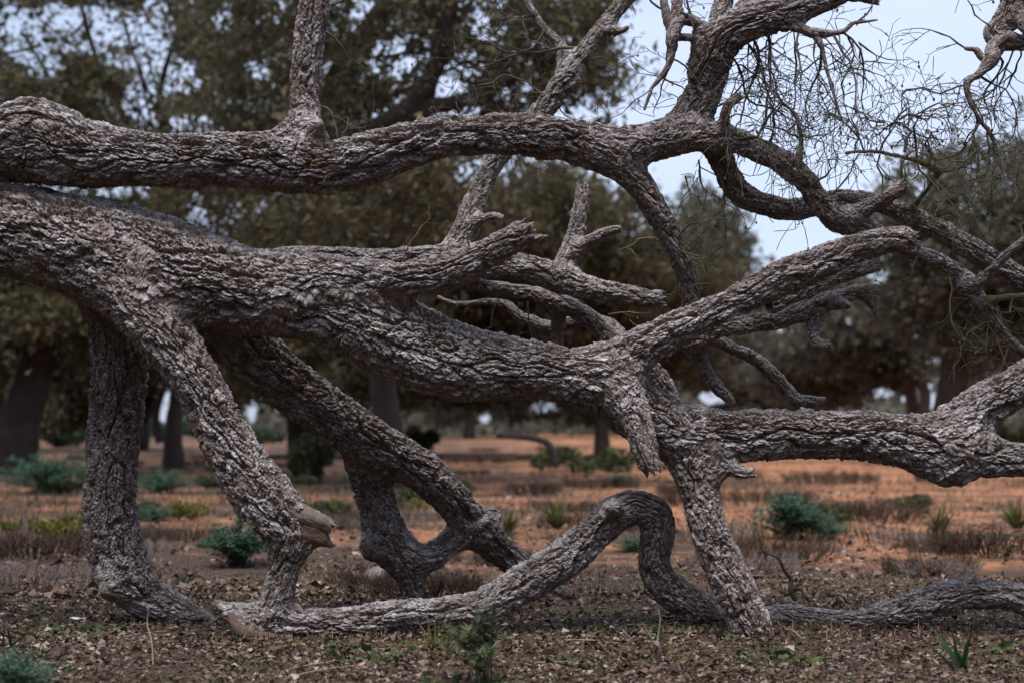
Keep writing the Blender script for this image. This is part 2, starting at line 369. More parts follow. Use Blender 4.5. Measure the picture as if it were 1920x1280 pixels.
# the great lower limb
limb('G', [(-340, 520, 110, 7.75), (-220, 470, 100, 7.72), (-100, 440, 92, 7.7), (0, 432, 88, 7.66), (100, 452, 92, 7.62), (200, 474, 95, 7.6), (300, 498, 96, 7.58), (400, 530, 88, 7.55), (500, 552, 80, 7.52), (600, 568, 78, 7.5), (680, 592, 82, 7.5), (760, 640, 82, 7.5), (850, 676, 72, 7.48), (950, 690, 61, 7.45), (1050, 698, 53, 7.45), (1120, 712, 54, 7.45), (1170, 745, 60, 7.48), (1230, 790, 58, 7.5), (1300, 815, 53, 7.5), (1400, 817, 48, 7.45), (1500, 813, 48, 7.42), (1600, 818, 48, 7.4), (1700, 830, 50, 7.38), (1770, 842, 58, 7.36), (1840, 852, 42, 7.36), (1920, 862, 32, 7.38), (2020, 868, 30, 7.4), (2160, 850, 26, 7.5)])
limb('I2', [(1745, 835, 46, 7.4), (1800, 795, 47, 7.4), (1850, 758, 44, 7.42), (1920, 716, 42, 7.45), (2000, 665, 40, 7.5), (2100, 590, 36, 7.6)])
limb('Gbump', [(1780, 870, 30, 7.34), (1790, 893, 20, 7.34), (1793, 906, 8, 7.34)], name='knot')
limb('J', [(500, 530, 50, 7.45), (600, 520, 40, 7.4), (700, 522, 37, 7.36), (770, 524, 35, 7.32), (845, 508, 37, 7.28), (900, 480, 31, 7.24), (950, 452, 28, 7.2), (998, 430, 26, 7.18)], broken=True, name='limb')
limb('K', [(1090, 715, 40, 7.42), (1150, 690, 46, 7.4), (1200, 655, 42, 7.38), (1240, 627, 37, 7.36), (1300, 598, 33, 7.35), (1380, 562, 32, 7.33), (1450, 530, 35, 7.3), (1500, 508, 35, 7.3), (1550, 486, 32, 7.3), (1616, 463, 28, 7.3), (1680, 449, 26, 7.3), (1716, 452, 17, 7.3)], broken=True)
limb('L1', [(1440, 572, 20, 7.55), (1515, 541, 18, 7.62), (1582, 514, 16, 7.66), (1648, 497, 12, 7.7)], mat=M_LICHEN, broken=True, fine=.0075, name='broken_branch')
limb('L2', [(1250, 650, 20, 7.6), (1330, 624, 18, 7.7), (1414, 604, 18, 7.75), (1475, 594, 17, 7.78), (1522, 578, 17, 7.8), (1565, 560, 15, 7.8), (1600, 546, 14, 7.8), (1644, 545, 12, 7.8)], mat=M_LICHEN, broken=True, fine=.0075)
limb('L3', [(1632, 548, 9, 7.8), (1638, 570, 8, 7.8), (1643, 600, 3, 7.8)], fine=.0085, name='broken_branch')
limb('L4', [(1530, 582, 14, 7.76), (1528, 612, 13, 7.74), (1522, 638, 12, 7.72), (1540, 648, 10, 7.7), (1556, 646, 8, 7.7)], fine=.0075, name='broken_branch', broken=True)
limb('L5', [(1560, 566, 10, 7.76), (1585, 572, 8, 7.72), (1592, 574, 6, 7.7)], fine=.0085, name='knot')
limb('Mh', [(1290, 620, 18, 7.8), (1303, 650, 16, 7.82), (1318, 685, 15, 7.82), (1335, 718, 14, 7.82), (1358, 738, 12, 7.82), (1374, 758, 7, 7.82)], mat=M_LICHEN, fine=.0075, broken=True, name='broken_branch')
limb('N', [(1285, 640, 12, 8.0), (1320, 634, 12, 8.0), (1380, 653, 13, 8.02), (1431, 685, 13, 8.05), (1465, 719, 13, 8.05), (1488, 748, 13, 8.05), (1520, 752, 10, 8.05), (1548, 748, 5, 8.05)], fine=.0075, mat=M_LICHEN, broken=True, name='branch')
limb('O', [(1140, 690, 36, 7.4), (1165, 725, 33, 7.32), (1183, 770, 30, 7.27), (1203, 825, 27, 7.24), (1214, 856, 23, 7.22), (1224, 882, 20, 7.22)], broken=True, name='broken_branch')
limb('Pk', [(1325, 880, 20, 7.45), (1365, 880, 14, 7.4), (1395, 888, 11, 7.36), (1415, 883, 9, 7.34)], broken=True, fine=.0075, name='broken_branch')
# legs
limb('P', [(1240, 790, 46, 7.5), (1275, 830, 46, 7.48), (1300, 880, 41, 7.45), (1319, 955, 37, 7.4), (1340, 1020, 38, 7.38), (1366, 1085, 39, 7.36), (1393, 1148, 41, 7.34), (1414, 1195, 40, 7.33), (1432, 1235, 40, 7.32)])
limb('Q', [(170, 490, 60, 7.55), (235, 545, 62, 7.48), (292, 610, 54, 7.42), (338, 668, 50, 7.4), (380, 734, 48, 7.4), (415, 802, 49, 7.4), (444, 860, 52, 7.4), (480, 922, 54, 7.4), (522, 975, 50, 7.4), (540, 1012, 44, 7.4), (535, 1055, 34, 7.4), (522, 1110, 29, 7.38), (516, 1160, 26, 7.38)], broken=True)
limb('S', [(190, 500, 70, 7.8), (212, 570, 60, 7.9), (222, 640, 55, 7.95), (222, 700, 53, 7.98), (213, 800, 50, 8.0), (209, 880, 49, 8.0), (205, 960, 50, 8.0), (212, 1020, 52, 8.0), (232, 1075, 50, 8.0), (266, 1115, 45, 7.98), (312, 1140, 36, 7.95), (362, 1160, 26, 7.93), (415, 1180, 14, 7.9)])
limb('Qw', [(495, 912, 20, 7.44), (540, 944, 17, 7.38), (580, 966, 13, 7.35), (622, 986, 10, 7.33)], mat=M_WOOD, broken=True, amp=.3, name='torn_wood', label='bare weathered stub of torn wood')
limb('Qr', [(545, 996, 20, 7.4), (585, 1004, 16, 7.37), (606, 1013, 11, 7.35), (622, 1023, 4, 7.34)], mat=M_ROT, broken=True, amp=.5, name='torn_wood', label='rotten orange brown stub')
limb('Sk', [(225, 1085, 35, 7.9), (205, 1105, 20, 7.84), (192, 1113, 9, 7.8)], name='knot')
limb('T', [(340, 540, 60, 7.7), (400, 592, 60, 7.8), (460, 645, 58, 7.9), (515, 700, 54, 8.0), (570, 746, 51, 8.1), (630, 788, 49, 8.2), (700, 830, 45, 8.3), (780, 878, 40, 8.45), (850, 937, 35, 8.6), (908, 1000, 33, 8.75), (975, 1060, 27, 8.9), (1050, 1125, 20, 9.0)])
limb('U', [(672, 815, 40, 8.4), (688, 860, 42, 8.45), (700, 915, 39, 8.5), (713, 960, 38, 8.52), (724, 1005, 40, 8.55), (748, 1040, 35, 8.57), (770, 1078, 25, 8.6), (785, 1125, 16, 8.6)])
limb('U2', [(735, 1030, 32, 8.58), (790, 1046, 27, 8.6), (835, 1022, 27, 8.65), (880, 995, 25, 8.7), (925, 968, 20, 8.8)])
limb('Ub', [(715, 1000, 30, 8.5), (698, 1025, 26, 8.45), (692, 1040, 15, 8.42)], name='broken_branch')

# ground limbs of the same oak
limb('Rg', [(440, 1172, 26, 7.42), (500, 1170, 34, 7.42), (570, 1172, 33, 7.4), (640, 1170, 35, 7.4), (741, 1156, 31, 7.42), (841, 1145, 28, 7.44), (909, 1131, 33, 7.46), (976, 1098, 37, 7.5), (1060, 1048, 37, 7.52), (1112, 998, 37, 7.54), (1160, 956, 36, 7.56), (1195, 948, 33, 7.58), (1226, 968, 34, 7.6), (1234, 1010, 34, 7.62), (1228, 1052, 31, 7.65), (1243, 1095, 33, 7.68), (1282, 1125, 34, 7.7), (1325, 1148, 31, 7.72), (1375, 1172, 24, 7.72), (1430, 1185, 14, 7.7)], broken=True, name='limb')
limb('Re', [(540, 1172, 26, 7.44), (490, 1164, 25, 7.44), (455, 1152, 19, 7.44), (428, 1142, 13, 7.45), (402, 1128, 6, 7.46)], broken=True, name='broken_branch')
limb('Rk', [(1150, 958, 16, 7.46), (1147, 952, 17, 7.38), (1146, 950, 14, 7.35)], name='knot')
limb('V', [(1400, 1160, 14, 7.75), (1470, 1150, 18, 7.75), (1520, 1154, 19, 7.72), (1570, 1160, 20, 7.7), (1622, 1160, 24, 7.65), (1682, 1146, 29, 7.6), (1750, 1126, 30, 7.6), (1820, 1114, 29, 7.6), (1880, 1114, 28, 7.58), (1940, 1132, 28, 7.55), (2000, 1170, 24, 7.5), (2060, 1215, 20, 7.5)])
# dark twisting branch hanging in from above
limb('W', [(1480, -150, 26, 7.45), (1600, -190, 30, 7.4), (1750, -170, 30, 7.35), (1870, -90, 27, 7.3), (1903, -15, 25, 7.3), (1886, 32, 22, 7.3), (1864, 60, 18, 7.3), (1882, 76, 14, 7.3), (1925, 82, 13, 7.3), (1990, 70, 10, 7.3)], name='limb')
limb('Wj', [(1400, 30, 24, 7.45), (1440, -60, 25, 7.45), (1500, -165, 26, 7.45)], name='limb', fine=.01)
limb('W1', [(1880, 72, 9, 7.28), (1862, 90, 8, 7.26), (1858, 115, 8.5, 7.25), (1832, 141, 8, 7.25), (1812, 156, 7, 7.25), (1818, 188, 5, 7.25), (1836, 222, 4.5, 7.25), (1858, 254, 4, 7.25), (1872, 282, 2.5, 7.25)], name='branch', fine=.007)
limb('W2', [(1858, 112, 5, 7.26), (1842, 108, 4.5, 7.28), (1828, 94, 4, 7.28), (1810, 91, 3.5, 7.28)], name='branch', fine=.007)
limb('W3', [(1880, 78, 8, 7.3), (1874, 95, 5, 7.28), (1872, 106, 2.5, 7.28)], name='branch', fine=.007)
limb('W4', [(1905, 0, 14, 7.28), (1915, 30, 11, 7.24), (1930, 60, 10, 7.2)], name='branch', fine=.007)
limb('X', [(1335, 62, 10, 7.5), (1300, 40, 8, 7.45), (1275, 38, 8, 7.42), (1262, 60, 8, 7.4), (1259, 110, 7, 7.4), (1240, 143, 6, 7.4), (1224, 164, 4.5, 7.4), (1208, 206, 2.5, 7.4)], name='branch', fine=.007)
limb('X2', [(1264, 62, 8, 7.4), (1272, 10, 8, 7.42), (1268, -60, 7, 7.45)], name='branch', fine=.007)
limb('X3', [(1258, 55, 6, 7.41), (1245, 10, 6, 7.42), (1238, -50, 5, 7.45)], name='branch', fine=.007)
limb('X4', [(1325, 75, 6, 7.5), (1300, 72, 5, 7.45), (1262, 68, 5, 7.42)], name='branch', fine=.007)
limb('Y1', [(1494, 322, 6, 7.42), (1496, 304, 5, 7.4), (1503, 268, 4.5, 7.38), (1496, 224, 4, 7.36), (1483, 205, 3, 7.36), (1462, 194, 1.8, 7.36)], name='branch', fine=.007)
limb('Y2', [(1455, 30, 8, 7.4), (1475, 44, 6.5, 7.38), (1528, 62, 6, 7.36), (1579, 60, 5, 7.35), (1600, 44, 4, 7.35), (1645, 38, 2, 7.35)], name='branch', fine=.007)
limb('Y3', [(1526, 62, 4.5, 7.36), (1541, 90, 4.5, 7.35), (1547, 118, 4, 7.35), (1556, 152, 3.5, 7.35), (1568, 192, 3, 7.35), (1582, 236, 1.6, 7.35)], name='branch', fine=.007)
limb('Z1', [(1760, 320, 5, 7.6), (1720, 302, 5, 7.55), (1683, 293, 4, 7.5), (1640, 284, 3.6, 7.48), (1587, 287, 3, 7.46)], mat=M_TWIGG, name='branch', fine=.008)
limb('Zr', [(1700, 400, 5, 7.88), (1735, 360, 4.5, 7.75), (1760, 322, 4, 7.6)], mat=M_TWIGG, name='branch', fine=.008)
limb('ZR2', [(1838, 575, 8, 7.78), (1870, 560, 6, 7.72), (1930, 555, 5, 7.7), (1990, 560, 4, 7.7)], mat=M_TWIGG, name='branch', fine=.008)

# smooth blend of all limbs where they join
for d in LIMBS.values():
    d['S'], d['s'] = resample(catmull(d['C'], 10), max(.012, d['C'][:, 3].min() * .35))
    d['S'][:, 3] = np.maximum(d['S'][:, 3], .0015)
    seg = resample(catmull(d['C'], 6), .06)[0]
    d['seg'] = seg; d['lo'] = seg[:, :3].min(0) - seg[:, 3].max() - .25; d['hi'] = seg[:, :3].max(0) + seg[:, 3].max() + .25
def field(p, keys, k=.028):
    acc = np.zeros(len(p))
    for key in keys:
        L = LIMBS[key]; inb = np.all((p > L['lo']) & (p < L['hi']), axis=1)
        if not inb.any(): continue
        q = p[inb]; A = L['seg'][:-1]; Bq = L['seg'][1:]; ab = Bq[:, :3] - A[:, :3]
        t = np.clip(((q[:, None] - A[None, :, :3]) * ab[None]).sum(-1) / ((ab * ab).sum(-1) + 1e-12)[None], 0, 1)
        d = np.linalg.norm(q[:, None] - (A[None, :, :3] + t[..., None] * ab[None]), axis=-1) - (A[None, :, 3] * (1 - t) + Bq[None, :, 3] * t)
        acc[inb] += np.exp(-np.clip(d.min(1), -.5, .5) / k)
    return -k * np.log(acc + 1e-12)

def bark_height(p, k, seed):            # p: cylinder coordinates in metres, z along the limb; k: size of the plates
    w = np.stack([perlin(p * 9 / k, seed + 11), perlin(p * 9 / k, seed + 12), perlin(p / k * np.array((7, 7, 4)), seed + 13)], 1)
    q = p + w * .026 * k
    q = q + .006 * k * np.stack([perlin(p * 45 / k, seed + 14), perlin(p * 45 / k, seed + 15), perlin(p * 45 / k, seed + 16)], 1)
    f1, f2, hid, vec = worley(q / (k * np.array((.036, .036, .105))), seed)
    plate = sstep(.0, .13, f2 - f1); rnd = _u(hid, 0)
    tilt = (vec[:, 0] * (_u(hid, 1) - .5) + vec[:, 1] * (_u(hid, 2) - .5) + vec[:, 2] * (rnd - .5) * 1.2)
    g1_, g2_, hid2, vec2 = worley(q / (k * np.array((.019, .019, .024))) + 31, seed + 5)
    small = sstep(.0, .14, g2_ - g1_) * .45 + .75 * _u(hid2, 0) + (vec2[:, 2] * (_u(hid2, 1) - .5) + vec2[:, 0] * (_u(hid2, 2) - .5)) * .9
    n1 = perlin(q / k * np.array((13, 13, 3.2)), seed + 21)
    fur = sstep(0.0, .12, np.abs(n1))
    n2 = perlin(q / k * np.array((26, 26, 8)), seed + 22)
    fur2 = sstep(0.0, .16, np.abs(n2))
    h = plate * (.45 + .55 * rnd) * .46 + tilt * .36 + small * .22 + fur * .62 + fur2 * .26 + perlin(p * 75 / k, seed + 9) * .10
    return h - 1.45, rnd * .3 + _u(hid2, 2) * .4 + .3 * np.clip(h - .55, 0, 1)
def build_limb(key, parent, seed):
    L = LIMBS[key]; C = L['S']; rmax = C[:, 3].max()
    # coarse blended radius
    near = [k for k, o in LIMBS.items() if np.all(o['lo'] < L['hi']) and np.all(o['hi'] > L['lo'])]
    Cc, _ = resample(catmull(L['C'], 10), max(.02, min(.05, rmax * .4)))
    T, N, B = frames(Cc[:, :3]); nt = 20; th = np.linspace(0, 2 * math.pi, nt, endpoint=False)
    D = N[:, None] * np.cos(th)[None, :, None] + B[:, None] * np.sin(th)[None, :, None]
    r0 = np.repeat(Cc[:, 3][:, None], nt, 1); t = r0.copy()
    for it in range(5):
        p = (Cc[:, None, :3] + t[..., None] * D).reshape(-1, 3)
        S = np.concatenate([field(c, near) for c in np.array_split(p, max(1, len(p) // 4000))]).reshape(t.shape)
        t = np.clip(t - S * .9, .9 * r0, 1.75 * r0)
    ratio = t / r0
    # dense grid
    Cf, s = resample(catmull(L['C'], 12), L['fine'] * 1.22)
    Cf[:, 3] = np.maximum(Cf[:, 3], .0012)
    wob = np.stack([fbm(np.stack([s / (5 * Cf[:, 3].mean() + .01), s * 0 + seed, s * 0], 1), 3, 90 + q) for q in range(3)], 1)
    Cf[:, :3] += wob * np.minimum(.38 * Cf[:, 3], .016)[:, None] * np.minimum(1, s / (s[-1] * .15))[:, None]
    m = len(Cf); n = int(max(8, min(200, 2 * math.pi * rmax / L['fine'])))
    T, N, B = frames(Cf[:, :3]); th = np.linspace(0, 2 * math.pi, n, endpoint=False)
    gi = np.linspace(0, len(Cc) - 1, m); gj = th / (2 * math.pi) * nt
    i0 = np.minimum(gi.astype(int), len(Cc) - 2); fi = (gi - i0)[:, None]; j0 = gj.astype(int) % nt; j1 = (j0 + 1) % nt; fj = (gj - gj.astype(int))[None]
    rat = (ratio[i0][:, j0] * (1 - fi) + ratio[i0 + 1][:, j0] * fi) * (1 - fj) + (ratio[i0][:, j1] * (1 - fi) + ratio[i0 + 1][:, j1] * fi) * fj
    rr = np.repeat(Cf[:, 3][:, None], n, 1)
    ct, st_ = np.cos(th)[None], np.sin(th)[None]; sg = np.repeat(s[:, None], n, 1)
    p = np.stack([(rr * ct), (rr * st_), sg], -1).reshape(-1, 3) + np.array((seed * 3.17, seed * 1.31, seed * 2.3))
    kk = float(np.clip(np.median(Cf[:, 3]) / .085, .42, 1.0))
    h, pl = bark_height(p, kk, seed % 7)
    lump = fbm(p * np.array((4.5, 4.5, 2.6)), 2, 77)
    r1 = rr.ravel()
    amp = np.minimum(.040, .32 * r1) * L['amp']
    rad = r1 * rat.ravel() * (1 + .10 * lump) + amp * h
    rad = np.maximum(rad, r1 * .45).reshape(m, n)
    D = N[:, None] * ct[..., None] + B[:, None] * st_[..., None]
    V = Cf[:, None, :3] + rad[..., None] * D
    if L['broken']:                     # ragged torn end, hollowed towards the pith
        rend = Cf[-1, 3]; k = 5
        jag = perlin(np.stack([np.cos(th) * 2.2, np.sin(th) * 2.2, th * 0 + seed], 1), 5) * 1.3 + perlin(np.stack([np.cos(th) * 6, np.sin(th) * 6, th * 0 + seed], 1), 6) * .7
        V[-1] += T[-1][None] * (jag * rend * .8)[:, None]
        V[-2] += T[-1][None] * (jag * rend * .5)[:, None]
        rings = []
        for q, dep in ((.8, -.15), (.55, -.5), (.25, -.75), (.02, -.8)):
            rings.append(Cf[-1, :3] + (V[-1] - Cf[-1, :3]) * q + T[-1] * rend * dep * .7)
        V = np.concatenate([V, np.array(rings)], 0)
    else:
        V = np.concatenate([V, (Cf[-1, :3] + (V[-1] - Cf[-1, :3]) * .45 + T[-1] * Cf[-1, 3] * .5)[None], (Cf[-1, :3] + (V[-1] - Cf[-1, :3]) * .02 + T[-1] * Cf[-1, 3] * .6)[None]], 0)
    ex = len(V) - m
    pa = np.concatenate([p.reshape(m, n, 3)] + [p.reshape(m, n, 3)[-1:] + .01 * q for q in range(ex)], 0)
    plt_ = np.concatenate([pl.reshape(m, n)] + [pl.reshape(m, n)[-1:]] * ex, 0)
    M = len(V); i = np.arange(M - 1)[:, None] * n; j = np.arange(n)[None]; k = (j + 1) % n
    Fq = np.stack([i + j, i + k, i + n + k, i + n + j], -1).reshape(-1, 4)
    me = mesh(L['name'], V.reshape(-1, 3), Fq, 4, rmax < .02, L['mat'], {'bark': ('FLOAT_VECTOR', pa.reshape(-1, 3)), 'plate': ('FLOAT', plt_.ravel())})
    if L['broken']:
        me.materials.append(M_WOOD); mi = np.zeros(len(Fq), np.int32); mi[-3 * n:] = 1; me.polygons.foreach_set('material_index', mi)
    o = obj(L['name'], me, parent)
    if L['label']: o['label'] = L['label']
    return o
rs0 = np.random.RandomState(8)
OAK = thing('cork_oak', 'sprawling cork oak with rugged grey limbs leaning to the ground on bent legs', 'tree', at(-560, 1230, 7.9) * np.array((1, 1, 0)))
base = Vector(OAK.location)
LIMBOBJ = {}
for sd, key in enumerate(LIMBS):
    o = build_limb(key, OAK, sd + 1); o.location = -base; LIMBOBJ[key] = o

for ch_, pa_ in {'Abump': 'A', 'Bbump': 'B', 'Gbump': 'G', 'Sk': 'S', 'Rk': 'Rg', 'Re': 'Rg', 'L5': 'L2', 'L3': 'L2', 'L4': 'L2', 'stubA': 'A2', 'hookA': 'A2', 'Ch': 'C', 'Cs': 'C', 'E1': 'D', 'E2': 'D', 'O': 'G', 'Pk': 'P', 'Ub': 'U', 'Qw': 'Q', 'Qr': 'Q'}.items():
    LIMBOBJ[ch_].parent = LIMBOBJ[pa_]; LIMBOBJ[ch_].location = (0, 0, 0)
# torn wood on the second leg
def slab(name, pts, thick, mat, parent):        # a splintered slab swept along points: rows px py halfwidth Y
    C = np.array([[*at(a, b, Y), r * mpp(Y)] for a, b, r, Y in pts]); C = resample(catmull(C, 6), .012)[0]
    T, N, B = frames(C[:, :3]); n = 14; th = np.linspace(0, 2 * math.pi, n, endpoint=False)
    nz = perlin(np.stack([np.repeat(np.arange(len(C))[:, None] * .09, n, 1).ravel(), np.tile(np.cos(th) * 2, len(C)), np.tile(np.sin(th) * 2, len(C))], 1), 4).reshape(len(C), n)
    V = C[:, None, :3] + (C[:, 3][:, None] * (1 + .5 * nz))[..., None] * (N[:, None] * np.cos(th)[None, :, None] + B[:, None] * np.sin(th)[None, :, None] * thick)
    jag = np.random.RandomState(3).rand(n) * C[-1, 3] * 3.0
    V[-1] += T[-1][None] * jag[:, None]
    V = np.concatenate([V, (C[-1, :3] + (V[-1] - C[-1, :3]) * .05)[None]], 0)
    M = len(V); i = np.arange(M - 1)[:, None] * n; j = np.arange(n)[None]; k = (j + 1) % n
    o = obj(name, mesh(name, V.reshape(-1, 3), np.stack([i + j, i + k, i + n + k, i + n + j], -1).reshape(-1, 4), 4, True, mat), parent)
    return o
slab('bark_slab', [(433, 1150, 2, 7.36), (440, 1168, 3.5, 7.34), (456, 1184, 4.5, 7.32), (490, 1195, 4.5, 7.3), (530, 1200, 4, 7.3), (575, 1203, 2, 7.3)], 2.6, M_INNER, LIMBOBJ['Rg'])['label'] = 'curled strip of pinkish inner bark'

# ------------------------------------------------------------------ bare twigs in the crown
def twig_sys(sp, rs, p, d, length, r, depth, droop, zig, bud=None):
    step = rs.uniform(.035, .07) * (1.0 if depth > 1 else .75)
    n = max(2, int(length / step)); pts = [np.r_[p, r]]; q = np.array(p, float); d = d / np.linalg.norm(d)
    for i in range(n):
        d = d + rs.normal(0, zig, 3) * np.array((1, .7, 1)) + np.array((0, 0, -droop)); d /= np.linalg.norm(d)
        q = q + d * step; rr = max(.0016, r * (1 - .7 * (i + 1) / n)); pts.append(np.r_[q, rr * rs.uniform(.8, 1.5)])
        if depth > 0 and rs.rand() < .5:
            side = rs.normal(0, 1, 3); side -= d * side.dot(d); side /= np.linalg.norm(side)
            side[1] *= .8
            twig_sys(sp, rs, q, d * .55 + side * .85, length * rs.uniform(.3, .62), rr * .7, depth - 1, droop, zig, bud)
    sp.tube(np.array(pts), 4)
    if bud is not None and rs.rand() < .12:
        s = rs.uniform(.004, .0075); sp.tube(np.array([[*q, .001], [*(q - (0, 0, s)), s], [*(q - (0, 0, 2 * s)), s * .9], [*(q - (0, 0, 3 * s)), .001]]), 5)
rs = np.random.RandomState(11)
def spray(stems, mat, name='twig_spray', droop=.05, zig=.28, depth=2):
    sp = Soup()
    for (px, py, Y, dx, dz, L, r) in stems:
        twig_sys(sp, rs, at(px, py, Y), np.array((dx, rs.uniform(-.35, .35), dz)), L * 1.15, r * 1.7, depth, droop, zig * 1.25, 1)
    o = obj(name, sp.mesh(name, mat), OAK, kind='stuff'); o.location = -base; return o
spray([(1395, 75, 7.45, .5, -.8, .55, .004), (1410, 65, 7.5, .3, -.9, .7, .004), (1440, 55, 7.45, .2, -1, .75, .004), (1375, 110, 7.6, .4, -.9, .6, .004), (1430, 60, 7.6, .5, -.6, .6, .004)], M_TWIG, droop=.10, zig=.2, depth=2)
spray([(1480, 40, 7.6, .3, -1, .8, .003), (1520, 62, 7.5, .6, -.6, .6, .003), (1620, 285, 7.5, -.5, .8, .5, .003), (1730, 300, 7.6, .3, .9, .6, .003), (1760, 320, 7.6, .7, .6, .6, .003)], M_TWIGG, droop=.05, zig=.26, depth=2)
spray([(1900, 95, 7.3, -.2, -1, .6, .003), (1915, 90, 7.3, .1, -1, .7, .003), (1875, 282, 7.25, -.4, -.8, .4, .003), (1850, 250, 7.25, .6, -.6, .5, .003), (1890, 500, 7.9, -.2, .9, .5, .003), (1800, 450, 7.9, -.1, 1, .5, .003), (1740, 420, 7.9, .1, 1, .45, .003)], M_TWIGG, droop=.05, zig=.28, depth=2)
spray([(1540, 88, 7.35, -.4, -.9, .5, .004), (1552, 140, 7.35, .3, -.9, .4, .003), (1579, 60, 7.35, .8, -.5, .5, .004), (1590, 70, 7.4, .5, -.9, .55, .004), (1610, 80, 7.4, .8, -.3, .3, .003), (1560, 62, 7.35, .2, -1, .6, .004), (1600, 46, 7.35, .6, .5, .22, .003), (1500, 52, 7.37, .1, -1, .5, .004), (1530, 70, 7.35, -.2, -1, .55, .003)], M_TWIG, droop=.09, zig=.2, depth=2)
spray([(1696, 285, 7.5, 0, 1, .35, .005), (1686, 225, 7.5, .5, .8, .4, .004), (1650, 285, 7.5, -.2, 1, .4, .004), (1604, 285, 7.5, -.05, 1, .2, .004), (1720, 300, 7.55, .4, .9, .45, .004), (1740, 310, 7.55, .6, .7, .5, .004), (1700, 235, 7.5, -.5, .8, .4, .003), (1690, 180, 7.5, .6, .6, .35, .003), (1660, 230, 7.5, -.7, .5, .35, .003)], M_TWIG, droop=-.01, zig=.42, depth=2)
spray([(1503, 262, 7.38, -.6, .7, .35, .003), (1482, 205, 7.36, -.5, .5, .35, .003), (1500, 250, 7.4, .7, .6, .45, .003), (1380, 262, 7.4, .7, .5, .5, .004), (1360, 225, 7.4, .7, .3, .4, .003), (1440, 285, 7.4, .5, .8, .45, .0035), (1520, 350, 7.4, .5, .8, .4, .003), (1345, 200, 7.5, .8, .1, .45, .003)], M_TWIG, droop=.0, zig=.36, depth=2)
spray([(1812, 158, 7.25, .8, -.2, .5, .004), (1832, 140, 7.25, .9, .1, .5, .004), (1820, 195, 7.25, .7, -.6, .5, .004), (1840, 228, 7.25, -.5, -.8, .45, .004), (1860, 256, 7.25, -.3, -.9, .4, .003), (1870, 280, 7.25, .2, -1, .35, .003), (1850, 112, 7.25, .9, .2, .5, .004), (1812, 92, 7.28, -.8, .4, .4, .003), (1815, 160, 7.25, -.8, .1, .35, .003), (1864, 62, 7.25, -.7, .6, .3, .003)], M_TWIG, droop=.05, zig=.3, depth=2)
spray([(1258, 110, 7.4, .8, -.3, .3, .003), (1262, 60, 7.4, -.6, -.6, .45, .003), (1240, 145, 7.4, .7, -.6, .35, .003), (1225, 163, 7.4, -.8, -.3, .3, .002), (1270, 20, 7.4, .7, -.3, .35, .003), (1300, 40, 7.45, -.1, .9, .4, .003), (1260, 25, 7.42, -.9, .2, .5, .003), (1320, 140, 7.55, -.9, -.4, .3, .003)], M_TWIG, droop=.05, zig=.3, depth=2)
spray([(1650, 290, 7.5, -.4, -.9, .4, .003), (1690, 300, 7.5, -.2, -.9, .4, .0025), (1720, 305, 7.5, .2, -1, .45, .003), (1740, 320, 7.55, .5, -.8, .5, .003), (1690, 345, 7.42, .2, .9, .3, .003), (1695, 350, 7.42, -.6, .5, .3, .003), (1760, 330, 7.6, .8, -.4, .55, .003), (1610, 290, 7.46, -.8, -.6, .35, .003)], M_TWIGG, droop=.04, zig=.3, depth=2)
spray([(1285, 330, 7.55, .1, -.9, .45, .003), (1310, 300, 7.55, .0, -1, .5, .003), (1330, 300, 7.6, .1, -1, .6, .003), (1270, 445, 7.55, .6, .4, .3, .003), (1275, 470, 7.55, .7, -.3, .3, .003), (1250, 430, 7.5, .7, .5, .3, .0025), (1300, 500, 7.6, .5, .6, .3, .0025), (1290, 540, 7.6, .6, .3, .25, .0025)], M_TWIGG, droop=.07, zig=.22, depth=3)
spray([(1780, 520, 7.7, .3, -1, .45, .003), (1840, 570, 7.75, .4, -.9, .4, .003), (1870, 560, 7.7, .0, -1, .4, .003), (1720, 480, 7.6, -.5, -.8, .35, .0025), (1900, 555, 7.7, .1, -1, .4, .003), (1860, 600, 7.8, -.7, -.4, .35, .003), (1890, 480, 7.6, .5, .6, .4, .003), (1900, 640, 7.8, -.3, -.9, .35, .003)], M_TWIGG, droop=.05, zig=.25, depth=2)
spray([(600, 200, 7.45, .9, -.2, .45, .003), (610, 60, 7.48, .9, -.3, .4, .003), (640, 250, 7.35, .5, .7, .3, .002), (618, 10, 7.5, .9, .2, .4, .003)], M_TWIG, droop=.04, zig=.2, depth=1)
spray([(1075, 90, 8.4, -.9, .0, .6, .005), (1020, 60, 8.45, -.6, -.6, .6, .004), (1040, 190, 8.4, -.9, .1, .7, .004), (1055, 150, 8.4, -.9, -.4, .7, .005), (1000, 25, 8.5, -.9, -.2, .6, .004), (1100, 95, 8.4, .7, -.5, .4, .003)], M_TWIG, droop=.03, zig=.24, depth=2)
spray([(760, 480, 8.1, .4, .6, .25, .003), (885, 470, 7.25, -.4, .8, .12, .004), (990, 565, 8.5, -.2, -.9, .3, .003), (1160, 470, 8.1, .8, .2, .4, .003), (1180, 600, 8.3, .5, -.8, .25, .003), (1140, 590, 8.3, .6, .5, .25, .003), (930, 570, 8.5, -.1, -1, .3, .003)], M_TWIGG, droop=.03, zig=.25, depth=1)

